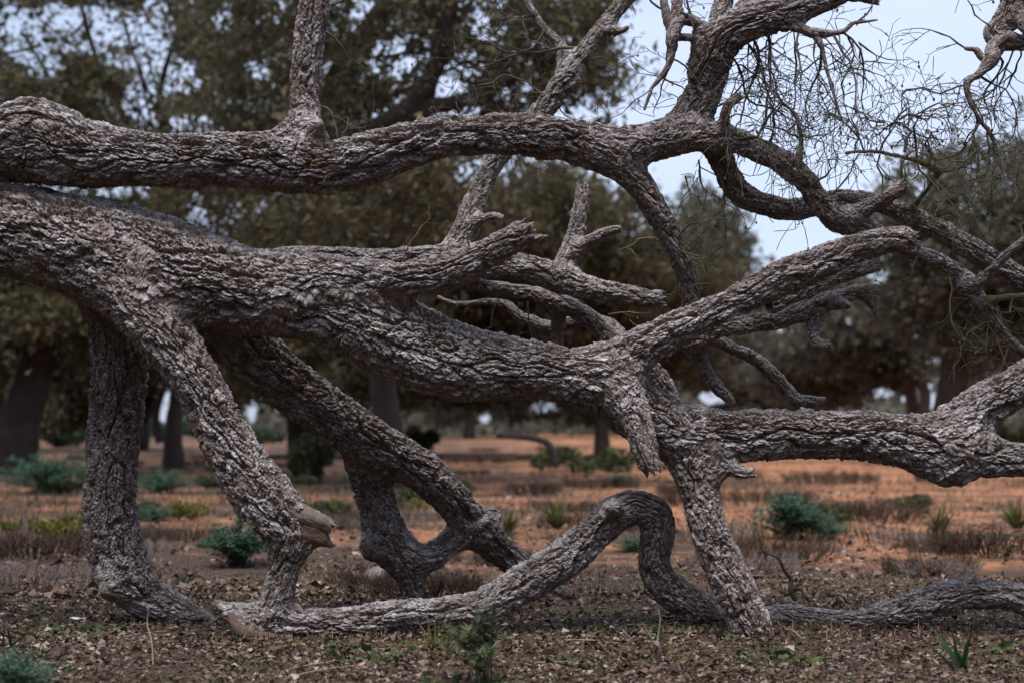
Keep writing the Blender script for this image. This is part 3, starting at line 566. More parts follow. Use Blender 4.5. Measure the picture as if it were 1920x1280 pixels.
# ------------------------------------------------------------------ leaf clouds
def leaf_mesh(name, P, size, rs, mat, cols, flat=0.0, elong=1.9, tri=False):
    n = len(P); a = rs.normal(0, 1, (n, 3)); a[:, 2] *= (1 - flat); a /= np.linalg.norm(a, axis=1)[:, None]
    b = rs.normal(0, 1, (n, 3)); b[:, 2] *= (1 - flat); b -= a * (a * b).sum(1)[:, None]; b /= np.linalg.norm(b, axis=1)[:, None] + 1e-9
    c = np.cross(a, b)
    s = size * np.clip(rs.lognormal(0, .46, n), .35, 2.6)[:, None]
    V = np.stack([P - a * s * .5, P + b * s * .5 / elong + c * s * .06, P + a * s * .5, P - b * s * .5 / elong + c * s * .06], 1)
    if tri: V = V[:, :3] * 1.0; V[:, 1] += b * s * .35 / elong
    kf = 3 if tri else 4; F_ = np.arange(n * kf).reshape(-1, kf)
    cols = np.asarray(cols, float); pick = cols[rs.randint(0, len(cols), n)] * rs.uniform(.75, 1.25, n)[:, None]
    C4 = np.concatenate([pick, np.ones((n, 1))], 1)
    return mesh(name, V.reshape(-1, 3), F_, kf, False, mat, {'col': ('FLOAT_COLOR', np.repeat(C4, kf, 0))})
OAKGREEN = [(0.118, 0.106, 0.058), (0.099, 0.096, 0.056), (0.140, 0.121, 0.065), (0.125, 0.099, 0.058), (0.168, 0.137, 0.069), (0.103, 0.110, 0.063)]
GREYGREEN = [(0.140, 0.143, 0.110), (0.123, 0.125, 0.094), (0.168, 0.168, 0.123), (0.146, 0.130, 0.096)]  # grey green leaves, made paler so the colour carries the aerial haze
HOLES = [(170, 60, 90, 55), (90, 40, 70, 35), (225, 75, 70, 60), (290, 60, 40, 70), (265, 195, 38, 60), (85, 128, 45, 22), (340, 145, 45, 40), (350, 230, 55, 18), (60, 95, 60, 30), (285, 110, 50, 30), (20, 40, 40, 30),
         (735, 110, 55, 42), (830, 175, 55, 32), (715, 235, 30, 35), (690, 20, 40, 22), (920, 60, 40, 22), (895, 40, 30, 20), (620, 150, 16, 45), (880, 120, 36, 26), (965, 165, 40, 20), (1060, 215, 70, 16), (860, 210, 60, 14), (870, 325, 22, 20),
         (240, 360, 60, 18), (365, 390, 22, 40), (420, 40, 24, 26), (480, 130, 30, 20),
         (320, 765, 32, 42), (470, 770, 14, 26), (907, 782, 13, 14), (1020, 762, 26, 14), (1340, 742, 34, 18), (1655, 735, 22, 12), (1700, 748, 16, 9), (1740, 740, 12, 28), (1745, 755, 14, 14), (1650, 690, 12, 14),
         (1720, 640, 10, 14), (1640, 520, 34, 16), (1590, 600, 22, 14), (1480, 620, 50, 12), (1725, 340, 20, 40), (1825, 330, 20, 26), (1880, 340, 26, 18), (1815, 380, 25, 25), (1855, 400, 20, 20)]
def inhole(P, soft=1.0):
    v = P - np.array((0, 0, CAM_H)); fw = v[:, 1] * CP + v[:, 2] * SP; up = -v[:, 1] * SP + v[:, 2] * CP
    px = 960 + F * v[:, 0] / fw; py = 640 - F * up / fw
    k = np.zeros(len(P), bool)
    for a, b, rx, ry in HOLES: k |= ((px - a) / rx) ** 2 + ((py - b) / ry) ** 2 < soft
    return k
def far_tree(name, label, trunk, blobs, seed, cols=OAKGREEN, leaf=.1, dens=1.0, bark=M_FARBARK, gap=.0, limbs=()):
    # trunk, limbs: rows px py radius px Y.  blobs: px py Y half-width px half-height px half-depth m
    rs = np.random.RandomState(seed)
    b0 = at(*[trunk[0][0], trunk[0][1], trunk[0][3]]); b0 = np.array((b0[0], b0[1], 0))
    t = thing(name, label, 'tree', b0, 'oaks of the surrounding woodland')
    def tb(pts, nm):
        C = np.array([[*at(a, b, Y), r * mpp(Y)] for a, b, r, Y in pts])
        if nm == 'trunk': C[0, 2] = -.15
        C = resample(catmull(C, 8), .12)[0]
        C[:, :3] += .35 * C[:, 3:4] * np.stack([perlin(C[:, :3] * 1.2, k) for k in (1, 2, 3)], 1)
        V, Fq = tube_arrays(C, 16); V += .10 * np.repeat(C[:, 3], 16)[:, None] * np.stack([fbm(V * 3, 3, k) for k in (4, 5, 6)], 1)
        o = obj(nm, mesh(nm, V - b0, Fq, 4, True, bark), t); return C
    top = tb(trunk, 'trunk')
    for lb in limbs: tb(lb, 'limb')
    cl = []; sp = Soup(); LP = []
    for (px, py, Y, rx, ry, rz) in blobs:
        c = at(px, py, Y); k = mpp(Y); ax = np.array((rx * k, rz, ry * k))
        area = ax[0] * ax[2] * 4
        n = int(area * 19 * dens) + 6
        u = rs.normal(0, 1, (n, 3)); u /= np.linalg.norm(u, axis=1)[:, None]; u *= rs.uniform(.06, 1.3, (n, 1)) ** .55
        q = c + u * ax
        keep = (fbm(q * .75, 3, seed) > -.28 + gap) & ~(inhole(q) & (rs.rand(n) < .74)) & (q[:, 2] > .3)
        q = q[keep]; cl.append(q)
        for w in q[::18]:                 # boughs into the foliage
            a0 = top[rs.randint(len(top) // 2, len(top)), :3] if rs.rand() < .35 else c + (w - c) * .25
            md = (a0 + w) / 2 + rs.normal(0, .15, 3)
            r = .02 + .012 * rs.rand()
            sp.tube(resample(catmull(np.array([[*a0, r * 1.6], [*md, r], [*w, r * .35]]), 5), .3)[0], 4)
        for w in q:
            m = int(rs.uniform(36, 66)); g = rs.normal(0, 1, (m, 3)) * np.array((.25, .25, .17)) * rs.uniform(.7, 1.4) * (leaf / .1) ** .5
            LP.append(w + g)
    LP = np.vstack(LP)
    LP = LP[~(inhole(LP, .8) & (rs.rand(len(LP)) < .66))]
    LP = LP[LP[:, 2] > .15]
    obj('crown', leaf_mesh('crown', LP - b0, leaf * 1.25, rs, M_LEAF, cols, tri=True), t)
    if sp.n:
        for q in range(len(sp.V)): sp.V[q] = sp.V[q] - b0
        obj('bough', sp.mesh('bough', bark), t, kind='stuff')
    FAR.append(t); pass
    return t
FAR = []
def trow(x, y0, y1, r0, r1, Y, lean=0): return [(x, y0, r0 * 1.5, Y), (x + lean * .15, y0 - (y0 - y1) * .12, r0, Y), (x + lean * .5, (y0 + y1) / 2, (r0 + r1) / 2, Y), (x + lean, y1, r1, Y)]

far_tree('cork_oak', 'broad dark oak with thick forking trunk right behind the sprawling limbs', [(740, 905, 34, 24), (735, 850, 26, 24), (722, 720, 25, 24), (700, 560, 27, 24), (678, 420, 30, 24), (655, 300, 32, 24), (640, 200, 26, 24)],
         [(560, 120, 25, 330, 190, 3.0), (820, 90, 24, 260, 190, 2.5), (1010, 150, 23.5, 150, 150, 1.6), (1080, 120, 23.5, 100, 120, 1.4), (700, -100, 24, 420, 140, 3), (1000, -60, 24, 200, 110, 2), (480, 330, 26, 260, 140, 2), (640, 400, 22, 150, 100, 1.2), (780, 330, 22, 120, 80, 1.2), (600, 200, 22.5, 120, 100, 1.2), (720, 560, 23, 130, 90, 1.0)], 21, leaf=.085, dens=.85,
         limbs=[[(655, 300, 40, 24), (630, 180, 28, 24.2), (680, 80, 24, 24.4), (760, -30, 20, 24.6), (820, -120, 14, 24.6)], [(660, 320, 36, 24), (720, 240, 26, 23.6), (790, 180, 20, 23.4), (830, 90, 16, 23.2), (850, 0, 12, 23)], [(690, 330, 26, 23.8), (780, 215, 18, 23.5), (860, 190, 14, 23.2), (960, 150, 10, 23), (1040, 100, 7, 23)], [(690, 560, 26, 24), (600, 420, 22, 24.3), (520, 300, 18, 24.5), (440, 200, 12, 24.6)]])
far_tree('cork_oak', 'dark oak with leaning trunk and low dense foliage by the red soil clearing', [(20, 862, 46, 30), (30, 800, 38, 30), (58, 720, 33, 30), (85, 620, 30, 30), (100, 480, 26, 30)],
         [(60, 600, 29, 170, 100, 2.2), (150, 520, 30, 200, 130, 2.5), (-80, 560, 30, 150, 150, 2.5), (0, 400, 30, 200, 120, 2.5), (90, 180, 30, 220, 120, 2.5), (260, 440, 31, 170, 150, 2)], 22, leaf=.10, dens=.95)
far_tree('cork_oak', 'airy oak with lacy foliage holding many bright sky gaps', [(330, 880, 24, 33), (325, 800, 16, 33), (350, 600, 14, 33), (330, 350, 12, 33), (300, 180, 8, 33)],
         [(120, 90, 31, 200, 130, 2.5), (300, 70, 32, 190, 130, 2.5), (240, 240, 33, 200, 100, 2), (430, 90, 31, 140, 140, 2), (100, -80, 32, 300, 80, 2), (400, 320, 33, 160, 120, 2), (20, 40, 30, 130, 130, 2), (200, 20, 30.5, 150, 90, 2)], 23, leaf=.085, dens=.95, gap=.03,
         limbs=[[(330, 350, 9, 33), (240, 230, 6, 32.8), (180, 110, 5, 32.6), (150, 0, 4, 32.3)], [(325, 330, 8, 33), (300, 180, 6, 32.7), (345, 20, 4, 32.4)], [(270, 270, 5, 32.8), (130, 190, 4, 32.5), (40, 60, 3, 32.3)]])
far_tree('cork_oak', 'oak with olive brown crown behind the forked lichen covered branch', [(1130, 850, 20, 42), (1128, 800, 12, 42), (1110, 700, 11, 42), (1060, 560, 11, 42), (1020, 430, 9, 42)],
         [(760, 420, 40, 170, 130, 3), (930, 430, 41, 190, 130, 3), (1080, 440, 42, 150, 120, 3), (1180, 520, 42, 130, 120, 3), (1000, 580, 43, 300, 90, 3), (1020, 680, 44, 250, 70, 2), (1230, 680, 45, 110, 70, 2), (1250, 590, 44, 110, 110, 3), (1290, 520, 43, 80, 90, 2)], 24, leaf=.13, dens=.75, cols=OAKGREEN + [(.11, .085, .035), (.10, .07, .035)])
far_tree('cork_oak', 'dim oak closing the view behind the bent legs', [(560, 850, 24, 46), (556, 800, 18, 46), (560, 720, 16, 46), (540, 600, 14, 46), (520, 500, 12, 46)],
         [(420, 560, 45, 180, 130, 3), (560, 560, 45, 190, 140, 3), (700, 600, 46, 190, 130, 3), (430, 690, 46, 110, 60, 2), (620, 700, 46, 190, 60, 2), (840, 680, 48, 160, 80, 3), (480, 640, 42, 150, 90, 2), (700, 690, 42, 140, 70, 2), (860, 620, 44, 150, 90, 2), (620, 480, 44, 160, 90, 2)], 25, leaf=.14, dens=.75)
far_tree('cork_oak', 'grey green oak with twin pale stems behind the long horizontal limb', [(1720, 815, 18, 50), (1716, 790, 13, 50), (1700, 710, 12, 50), (1690, 650, 11, 50), (1660, 560, 10, 50)],
         [(1560, 600, 50, 130, 90, 3), (1680, 560, 50, 120, 110, 3), (1640, 670, 51, 120, 60, 2), (1590, 690, 51, 130, 60, 2), (1500, 690, 52, 110, 70, 2)], 26, GREYGREEN, leaf=.15, dens=.7, bark=M_PALEBARK, limbs=[[(1724, 800, 12, 49.5), (1735, 740, 10, 49.5), (1722, 670, 9, 49.5), (1745, 600, 8, 49.5)]])
far_tree('cork_oak', 'tall dark oak with broad forked trunk at the woodland edge', [(1780, 830, 40, 36), (1782, 790, 30, 36), (1790, 700, 27, 36), (1800, 620, 27, 36), (1812, 560, 20, 36)],
         [(1800, 430, 35, 150, 130, 2.5), (1880, 360, 35, 120, 100, 2.5), (1740, 380, 35, 100, 90, 2.2), (1900, 500, 35, 120, 120, 2.5), (1960, 420, 35, 120, 200, 2.5), (1720, 530, 36, 110, 90, 2.5), (1860, 610, 36, 130, 80, 2)], 27, GREYGREEN, leaf=.115, dens=.95, gap=.05,
         limbs=[[(1805, 600, 18, 36), (1850, 520, 13, 35.8), (1890, 420, 9, 35.5)], [(1800, 600, 16, 36), (1770, 500, 12, 35.8), (1740, 400, 8, 35.5)]])
far_tree('cork_oak', 'slender oak with upright trunk in shade beside the forked trunk', [(1858, 815, 22, 44), (1858, 780, 16, 44), (1862, 700, 15, 44), (1875, 600, 13, 44), (1880, 520, 10, 44)],
         [(1880, 560, 45, 130, 110, 2.5), (1960, 620, 45, 120, 110, 2.5), (1840, 660, 46, 90, 50, 2)], 28, GREYGREEN, leaf=.13, dens=.8, bark=M_PALEBARK)
far_tree('cork_oak', 'hazy round oak standing alone below the bright sky gap', [(1440, 815, 16, 65), (1440, 790, 12, 65), (1436, 730, 10, 65), (1440, 660, 9, 65), (1445, 600, 7, 65)],
         [(1330, 620, 64, 90, 110, 3), (1420, 640, 65, 110, 80, 3), (1520, 600, 66, 100, 90, 3), (1330, 440, 62, 60, 90, 2), (1350, 500, 64, 50, 70, 2), (1430, 730, 66, 130, 40, 2)], 29, GREYGREEN, leaf=.19, dens=.5)
far_tree('cork_oak', 'low spreading oak with drooping foliage beyond the grey leg', [(260, 845, 24, 55), (262, 800, 16, 55), (280, 740, 14, 55), (270, 690, 12, 55)],
         [(200, 690, 54, 140, 70, 2), (330, 650, 55, 150, 65, 2), (100, 700, 54, 140, 70, 2), (80, 770, 52, 80, 30, 1.5), (-40, 700, 53, 120, 90, 2), (180, 620, 53, 180, 80, 2), (440, 720, 54, 60, 40, 1.5), (160, 770, 54, 60, 40, 1.5)], 30, leaf=.16, dens=.6, limbs=[[(300, 830, 9, 54), (292, 780, 7, 54), (310, 720, 6, 54)], [(270, 830, 9, 54), (262, 770, 7, 54), (250, 720, 6, 54)]])
far_tree('cork_oak', 'distant oak seen under the arching middle limb', [(880, 808, 12, 90), (882, 790, 9, 90), (880, 750, 8, 90), (870, 700, 7, 90)],
         [(820, 720, 90, 90, 50, 3), (930, 715, 92, 110, 45, 3), (1060, 720, 94, 110, 50, 3), (1160, 740, 94, 100, 50, 3), (960, 770, 96, 40, 14, 2), (840, 775, 96, 50, 18, 2), (1100, 778, 96, 80, 14, 2)], 31, GREYGREEN, leaf=.24, dens=.35)

rs = np.random.RandomState(77)
n = 60000; X = rs.uniform(-75, 75, n); Yf = rs.uniform(105, 150, n)
topz = 4.6 + 2.0 * fbm(np.stack([X * .08, Yf * .03, X * 0], 1), 3, 12); Zf = rs.rand(n) * topz
P = np.stack([X, Yf, Zf], 1); P = P[(~inhole(P)) & (fbm(P * .3, 3, 14) > -.5)]
obj('far_woodland', leaf_mesh('far_woodland', P, .6, rs, M_LEAF, GREYGREEN, tri=True), kind='stuff', label='dim far woodland along the horizon', category='woodland')
# unseen oaks added round the clearing, mostly to block low sky light
for src, ang, dist in ((0, 92, .6), (1, 110, .45), (0, 130, .5), (4, 150, .3), (0, 170, .5), (1, 188, .42), (0, 207, .5), (4, 222, .3), (0, 240, .5), (1, 257, .45), (0, 270, .6), (3, 75, .6), (4, 288, .5), (4, 318, .95), (1, 303, 1.0), (6, 42, 1.1), (4, 58, .8)):
    o = FAR[src]; c = o.copy(); COL.objects.link(c); rr = math.hypot(o.location.x, o.location.y) * dist * (1.2 if 90 < ang < 280 else 1); a = R(ang)
    c.location = (math.sin(a) * rr, math.cos(a) * rr, 0); c.rotation_euler = (0, 0, -a)
    c['label'] = 'unseen oak added to the ring round the clearing'; c['group'] = 'added oaks outside the view'
    for ch in o.children:
        d = ch.copy(); COL.objects.link(d); d.parent = c

# ------------------------------------------------------------------ low plants
def blade(sp, p, d, L, w, col, bend=.3, n=4, rs=rs):
    d = d / np.linalg.norm(d); side = np.cross(d, (0, 0, 1.)); side += rs.normal(0, .2, 3); side /= np.linalg.norm(side) + 1e-9
    t = np.linspace(0, 1, n); c = p + d * (L * t)[:, None] + np.array((0, 0, -1.)) * (bend * L * t * t)[:, None]
    ww = w * (1 - t ** 1.6 * .93); V = np.stack([c - side * ww[:, None], c + side * ww[:, None]], 1).reshape(-1, 3)
    i = np.arange(n - 1) * 2; sp.add(V, np.stack([i, i + 1, i + 3, i + 2], 1), col)
def jit(c, a=.2): return tuple(x * rs.uniform(1 - a, 1 + a) for x in c)
def mesh_feather(name, H, W, col, n=46):          # a dome of plumes with thread-fine leaves
    sp = Soup()
    for i in range(n):
        a = rs.uniform(0, 6.28); e = math.sqrt(rs.rand()); k = rs.uniform(.55, 1.05)
        tip = np.array((math.cos(a) * e * W, math.sin(a) * e * W, H * math.sqrt(max(.06, 1 - .85 * e * e)))) * k
        p0 = np.array((rs.normal(0, W * .12), rs.normal(0, W * .12), 0)); md = p0 * .4 + tip * np.array((.35, .35, .62))
        C = resample(catmull(np.array([[*p0, .003], [*md, .002], [*tip, .0008]]), 5), .04)[0]; sp.tube(C, 3, jit(col))
        for q in range(52):
            c = C[int(len(C) * rs.uniform(.35, 1.0) ** .7 * .999), :3]
            v = rs.normal(0, 1, 3); v[2] = abs(v[2]) * .5 + .1
            blade(sp, c, v, H * rs.uniform(.09, .2), H * .0115, jit(col, .35), .1, 3)
    return sp.mesh(name, M_PLANT, False)
def mesh_rosette(name, H, col, n=34, w=.009):       # stiff fan of sword leaves
    sp = Soup()
    for i in range(n):
        a = rs.uniform(0, 6.28); e = rs.uniform(.1, 1.1)
        d = np.array((math.cos(a) * e, math.sin(a) * e, 1.0)); blade(sp, rs.normal(0, .015, 3) * (1, 1, 0), d, H * rs.uniform(.7, 1.2), w * rs.uniform(.7, 1.2), jit(col, .3), rs.uniform(.05, .3), 6)
    return sp.mesh(name, M_PLANT, False)
def mesh_scrub(name, H, W, col, n=70, depth=3):      # tangle of dry stems
    sp = Soup()
    def grow(p, d, L, r, k):
        q = p + d * L; sp.tube(np.array([[*p, r], [*((p + q) / 2 + rs.normal(0, L * .07, 3)), r * .85], [*q, r * .6]]), 3, jit(col, .35))
        if k:
            for _ in range(3):
                e = d + rs.normal(0, .42, 3); e[2] = max(e[2], -.1); e /= np.linalg.norm(e); grow(p + d * L * rs.uniform(.5, 1), e, L * rs.uniform(.5, .85), r * .65, k - 1)
    for i in range(n):
        a = rs.uniform(0, 6.28); rr = W * math.sqrt(rs.rand()) * .8
        d = np.array((math.cos(a) * .5, math.sin(a) * .5, rs.uniform(.5, 1.1))); d /= np.linalg.norm(d)
        grow(np.array((math.cos(a) * rr, math.sin(a) * rr, -.01)), d, H * rs.uniform(.28, .45), .0042, depth - 1)
    return sp.mesh(name, M_PLANT, False)
def mesh_leafbush(name, H, W, col, n=1500, leaf=.022):
    u = rs.normal(0, 1, (n, 3)); u /= np.linalg.norm(u, axis=1)[:, None]; u *= rs.uniform(.3, 1, (n, 1)) ** .5
    c = rs.normal(0, 1, (9, 3)) * (W * .4, W * .4, H * .16) + (0, 0, H * .5)
    P = c[rs.randint(0, 9, n)] + u * np.array((W * .38, W * .38, H * .3)); P = P[P[:, 2] > 0]
    return leaf_mesh(name, P, leaf * 1.7, rs, M_PLANT, [col, tuple(x * .75 for x in col), tuple(x * 1.3 for x in col)])
def plant(name, me, label, cat, px, py, group=None, sc=1.0):
    p = gpt(px, py, -.005)
    o = obj(name, me, label=label, category=cat)
    o.location = p; o.rotation_euler = (0, 0, rs.uniform(0, 6.28)); o.scale = (sc, sc, sc)
    if group: o['group'] = group
    return o
def px2m(py, n): return n * mpp(gdist(py))
FEN = (.085, .165, .105); FEN2 = (.065, .115, .06); YEL = (.17, .17, .035); HEA = (.105, .068, .055); GRS = (.25, .21, .19)
FG = 'feathery green fennel clumps'
fen_big = mesh_feather('fennel_plant', .30, .30, FEN, 110)
fen_low = mesh_feather('fennel_plant', .22, .38, FEN, 110)
plant('fennel_plant', fen_big, 'bright blue green feathery clump between the two bent grey legs', 'plant', 447, 1062, FG, 1.21)
plant('fennel_plant', fen_low, 'wide dark green feathery clump left of the shaded leg on red soil', 'plant', 95, 925, FG, 2.94)
plant('fennel_plant', fen_low, 'dark green feathery clump just right of the shaded leg', 'plant', 300, 925, FG, 1.78)
plant('fennel_plant', fen_low, 'low feathery clump on bare ground near the shaded leg, flat and small', 'plant', 290, 975, FG, 0.85)
plant('fennel_plant', fen_big, 'tall feathery green clump among dry heather right of the straight leg', 'plant', 1480, 1008, FG, 1.55)
plant('fennel_plant', fen_low, 'small feathery tuft beside the tall green clump in the heather', 'plant', 1550, 1010, FG, 0.96)
plant('fennel_plant', fen_low, 'little feathery tuft seen under the arched ground limb', 'plant', 1182, 1035, FG, 0.62)
plant('fennel_plant', fen_low, 'flat feathery tuft on the red soil behind the arched ground limb', 'plant', 1165, 912, FG, 1.16)
plant('fennel_plant', mesh_feather('fennel_plant', .34, .19, (.11, .14, .07), 22), 'bushy green conifer like shrub in front of the fallen limb', 'plant', 912, 1290, FG, 1.1)
plant('fennel_plant', fen_low, 'dark feathery mound at the near edge of the leaf litter', 'plant', 20, 1300, FG, 0.78)
bush = mesh_leafbush('leafy_shrub', .35, .3, YEL)
plant('leafy_shrub', bush, 'small yellow green shrub left of the shaded leg', 'shrub', 110, 1015, None, .75)
plant('leafy_shrub', bush, 'yellow green shrub between the shaded leg and the bent leg', 'shrub', 350, 975, None, .7)
dbush = mesh_leafbush('leafy_shrub', .9, .5, (.06, .066, .03), 4200, .04)
plant('leafy_shrub', dbush, 'dark rounded shrub behind the slanting leg', 'shrub', 560, 905, None, 1.25)
plant('leafy_shrub', mesh_leafbush('leafy_shrub', .8, .6, (.075, .085, .035), 3600, .04), 'green shrub at the edge of the clearing under the middle limb', 'shrub', 790, 852, None, 1.1)
plant('leafy_shrub', mesh_leafbush('leafy_shrub', .8, .9, (.09, .1, .03), 3000, .05), 'yellowish shrub behind the fork of the long horizontal limb', 'shrub', 1895, 870, None, 1.3)
plant('leafy_shrub', mesh_leafbush('leafy_shrub', .5, .9, (.06, .075, .03), 2400, .04), 'low green shrub on red soil behind the downward stub', 'shrub', 1100, 885, None, 1.2)
gsh = mesh_leafbush('leafy_shrub', .5, .7, (.07, .085, .035), 2400, .035)
fb = mesh_leafbush('leafy_shrub', 1.0, 1.6, (.05, .085, .05), 3000, .08)
for px, py, sc, lb in ((325, 825, 1.3, 'blue green thicket under the gap of sky between the legs'), (120, 838, 1.2, 'green thicket at the foot of the leaning oak trunk'), (1010, 806, 1.5, 'pale green thicket on the horizon under the middle limb'), (480, 835, .9, 'dim thicket behind the bent leg'), (780, 812, 1.4, 'thicket at the horizon left of the white gap')):
    plant('thicket', fb, lb, 'bush', px, py, 'thickets at the clearing edge', sc)
ros = mesh_rosette('dwarf_palm', .34, (.11, .125, .04), 90, .013)
plant('dwarf_palm', ros, 'spiky rosette standing on red sand below the knot of the long limb', 'plant', 1758, 1000, 'spiky rosettes', .95)
plant('dwarf_palm', ros, 'spiky rosette on red sand beside the dark heather', 'plant', 1908, 990, 'spiky rosettes', 1.0)
plant('dwarf_palm', ros, 'spiky rosette behind the slanting leg and the arched limb', 'plant', 1045, 990, 'spiky rosettes', .95)
plant('dwarf_palm', ros, 'smaller spiky rosette close behind the slanting leg', 'plant', 950, 1000, 'spiky rosettes', .8)
plant('asphodel', mesh_rosette('asphodel', .3, (.045, .07, .03), 9, .014), 'broad leaved asphodel in the leaf litter near the right ground limb', 'plant', 1808, 1258, None, 1.0)
plant('asphodel', mesh_rosette('asphodel', .2, (.045, .06, .032), 14, .008), 'small grey green rosette beside the foot of the shaded leg', 'plant', 338, 1105, None, 1.0)
plant('asphodel', mesh_rosette('asphodel', .16, (.04, .055, .03), 12, .008), 'small dark rosette at the edge of the leaf litter', 'plant', 18, 1225, None, 1.0)
plant('palm_seedling', mesh_rosette('palm_seedling', .24, (.12, .12, .04), 16, .005), 'thin yellowish palm seedling against the fallen limb', 'plant', 815, 1222, None, 1.0)
hea = mesh_scrub('heather_bush', .34, .55, (.09, .061, .042), 170); hea2 = mesh_scrub('heather_bush', .28, .75, (.11, .077, .053), 200); gre = mesh_scrub('dry_bush', .32, .4, GRS, 60)
HG = 'brown heather bushes'
plant('heather_bush', hea2, 'brown heather patch on the red soil below the long limb', 'bush', 1440, 945, HG, 1.25)
plant('heather_bush', hea2, 'long low heather patch under the middle of the long limb', 'bush', 1560, 905, HG, 1.35)
plant('heather_bush', hea, 'dark heather bush behind the tall feathery clump', 'bush', 1640, 975, HG, 1.1)
plant('heather_bush', hea, 'dark heather mat below the spiky rosettes', 'bush', 1860, 1040, HG, 1.05)
plant('heather_bush', hea, 'dark heather mat joining the spiky rosette at the sand', 'bush', 1760, 1035, HG, .6)
plant('heather_bush', hea, 'tall dry heather close to the straight leg', 'bush', 1455, 1045, HG, .9)
plant('heather_bush', hea2, 'heather clump seen behind the arched ground limb', 'bush', 1085, 985, HG, .75)
plant('heather_bush', hea, 'heather clump on the bare soil beyond the slanting leg', 'bush', 1000, 925, HG, .9)
plant('heather_bush', hea2, 'low heather strip across the red clearing', 'bush', 900, 868, HG, 1.5)
plant('heather_bush', hea, 'brown heather left of the shaded leg', 'bush', 60, 1045, HG, 1.0)
plant('heather_bush', hea2, 'brown heather between the shaded and the bent leg', 'bush', 330, 1015, HG, .8)
plant('heather_bush', hea, 'brown heather right of the torn wood', 'bush', 600, 990, HG, .9)
plant('heather_bush', hea, 'thorny dry bush behind the fallen limb', 'bush', 800, 1115, HG, .7)
plant('heather_bush', hea, 'dry thorny bush at the forked foot of the back leg', 'bush', 700, 1100, HG, .55)
plant('dry_bush', gre, 'grey brittle dead bush left of the shaded leg', 'bush', 40, 1105, None, .8)
plant('dry_bush', gre, 'pale dead stems at the heel of the shaded leg', 'bush', 150, 1090, None, .6)
plant('dry_bush', gre, 'pale dead stems between the straight leg and the feathery clump', 'bush', 1420, 1070, None, .8)
plant('dry_bush', gre, 'pale dead stems beside the spiky rosette on the sand', 'bush', 1690, 1020, None, .7)
plant('dry_bush', gre, 'pale dead stems in the litter behind the fallen limb', 'bush', 1130, 1110, None, .5)

# ------------------------------------------------------------------ litter, grass, twigs on the ground
for q in range(40):
    px = rs.uniform(-60, 1950); py = rs.uniform(835, 1000)
    if px > 1250 and rs.rand() < .6: continue
    plant('leafy_shrub', (gsh, gsh, bush)[q % 3], 'small green shrub dotted among the dry scrub', 'shrub', px, py, 'small green shrubs among the scrub', rs.uniform(.3, .6) * ((1, .8, .8)[q % 3]))
for q in range(105):
    px = rs.uniform(-400, 2320); py = rs.choice([rs.uniform(845, 930), rs.uniform(900, 1010), rs.uniform(1000, 1090)])
    if px > 1380 and rs.rand() < .55: continue
    if any(abs(px - a) < 95 and -15 < py - b < 60 for a, b in ((447, 1062), (95, 925), (300, 925), (1480, 1008), (1550, 1010), (110, 1015), (350, 975), (1758, 1000), (1908, 990), (1045, 990))): continue
    plant('heather_bush', (hea, hea2, gre)[rs.randint(3)] if py > 930 else (hea, hea2)[rs.randint(2)], 'low brown dry scrub tuft dotted over the red soil', 'bush', px, py, 'low dry scrub tufts', rs.uniform(.4, .8) if py > 930 else rs.uniform(.6, 1.1))
rs = np.random.RandomState(5)
def scatter(n, y0, y1, wx=1.15, power=1.0):
    Y = y0 + (y1 - y0) * rs.rand(n) ** power; X = (rs.rand(n) * 2 - 1) * .36 * wx * Y
    return X, Y
LITTERC = [(.15, .098, .068), (.10, .066, .046), (.21, .15, .115), (.07, .047, .034), (.36, .30, .25), (.13, .078, .052), (.19, .14, .108), (.06, .041, .03), (.085, .055, .04)]
X, Y = scatter(185000, 5.2, 11.5, 1.4, 1.25)
pn = fbm(np.stack([X, Y, X * 0], 1) * 1.1, 3, 41)
k = pn + rs.normal(0, .3, len(X)) > -.25 + np.clip((Y - 8.6) * .28, 0, 2); X, Y = X[k], Y[k]
P = np.stack([X, Y, gz(X, Y) + rs.uniform(.002, .022, len(X))], 1)
lm = leaf_mesh('leaf_litter', P, .0215, rs, M_LITTER, LITTERC, flat=.7, elong=1.5, tri=True)
obj('leaf_litter', lm, kind='stuff', label='brown and tan dead leaves strewn under the cork oak', category='leaf litter')
PP = []                                  # leaves drifted against the wood that touches the ground
for key in ('Rg', 'V', 'S', 'P', 'Q', 'T', 'U', 'Re'):
    C = resample(LIMBS[key]['S'], .02)[0]; C = C[C[:, 2] - C[:, 3] < .07]
    if not len(C): continue
    c = C[rs.randint(0, len(C), 60 * len(C))]; n_ = len(c); sgn = np.where(rs.rand(n_) < .7, -1, 1)
    a = rs.normal(0, .6, n_); off = np.abs(rs.normal(0, .06, n_)); rr_ = c[:, 3] * .75 + off
    x_ = c[:, 0] + np.sin(a) * rr_; y_ = c[:, 1] + sgn * np.cos(a) * rr_
    PP.append(np.stack([x_, y_, gz(x_, y_) + rs.rand(n_) * .045 * np.exp(-off / .05)], 1))
PP = np.vstack(PP)
obj('leaf_drift', leaf_mesh('leaf_drift', PP, .023, rs, M_LITTER, LITTERC, flat=.5, elong=1.5, tri=True), kind='stuff', label='dead leaves drifted against the legs and fallen limb', category='leaf litter')
X, Y = scatter(70000, 9, 42, 1.45, 1.9)
k = fbm(np.stack([X, Y, X * 0], 1) * .5, 3, 44) + rs.normal(0, .25, len(X)) > .0; X, Y = X[k], Y[k]
obj('soil_debris', leaf_mesh('soil_debris', np.stack([X, Y, gz(X, Y) + .008], 1), .045, rs, M_LITTER, LITTERC, flat=.7, elong=1.7, tri=True), kind='stuff', label='brown crumbs of bark and dead leaves over the red soil', category='leaf litter')
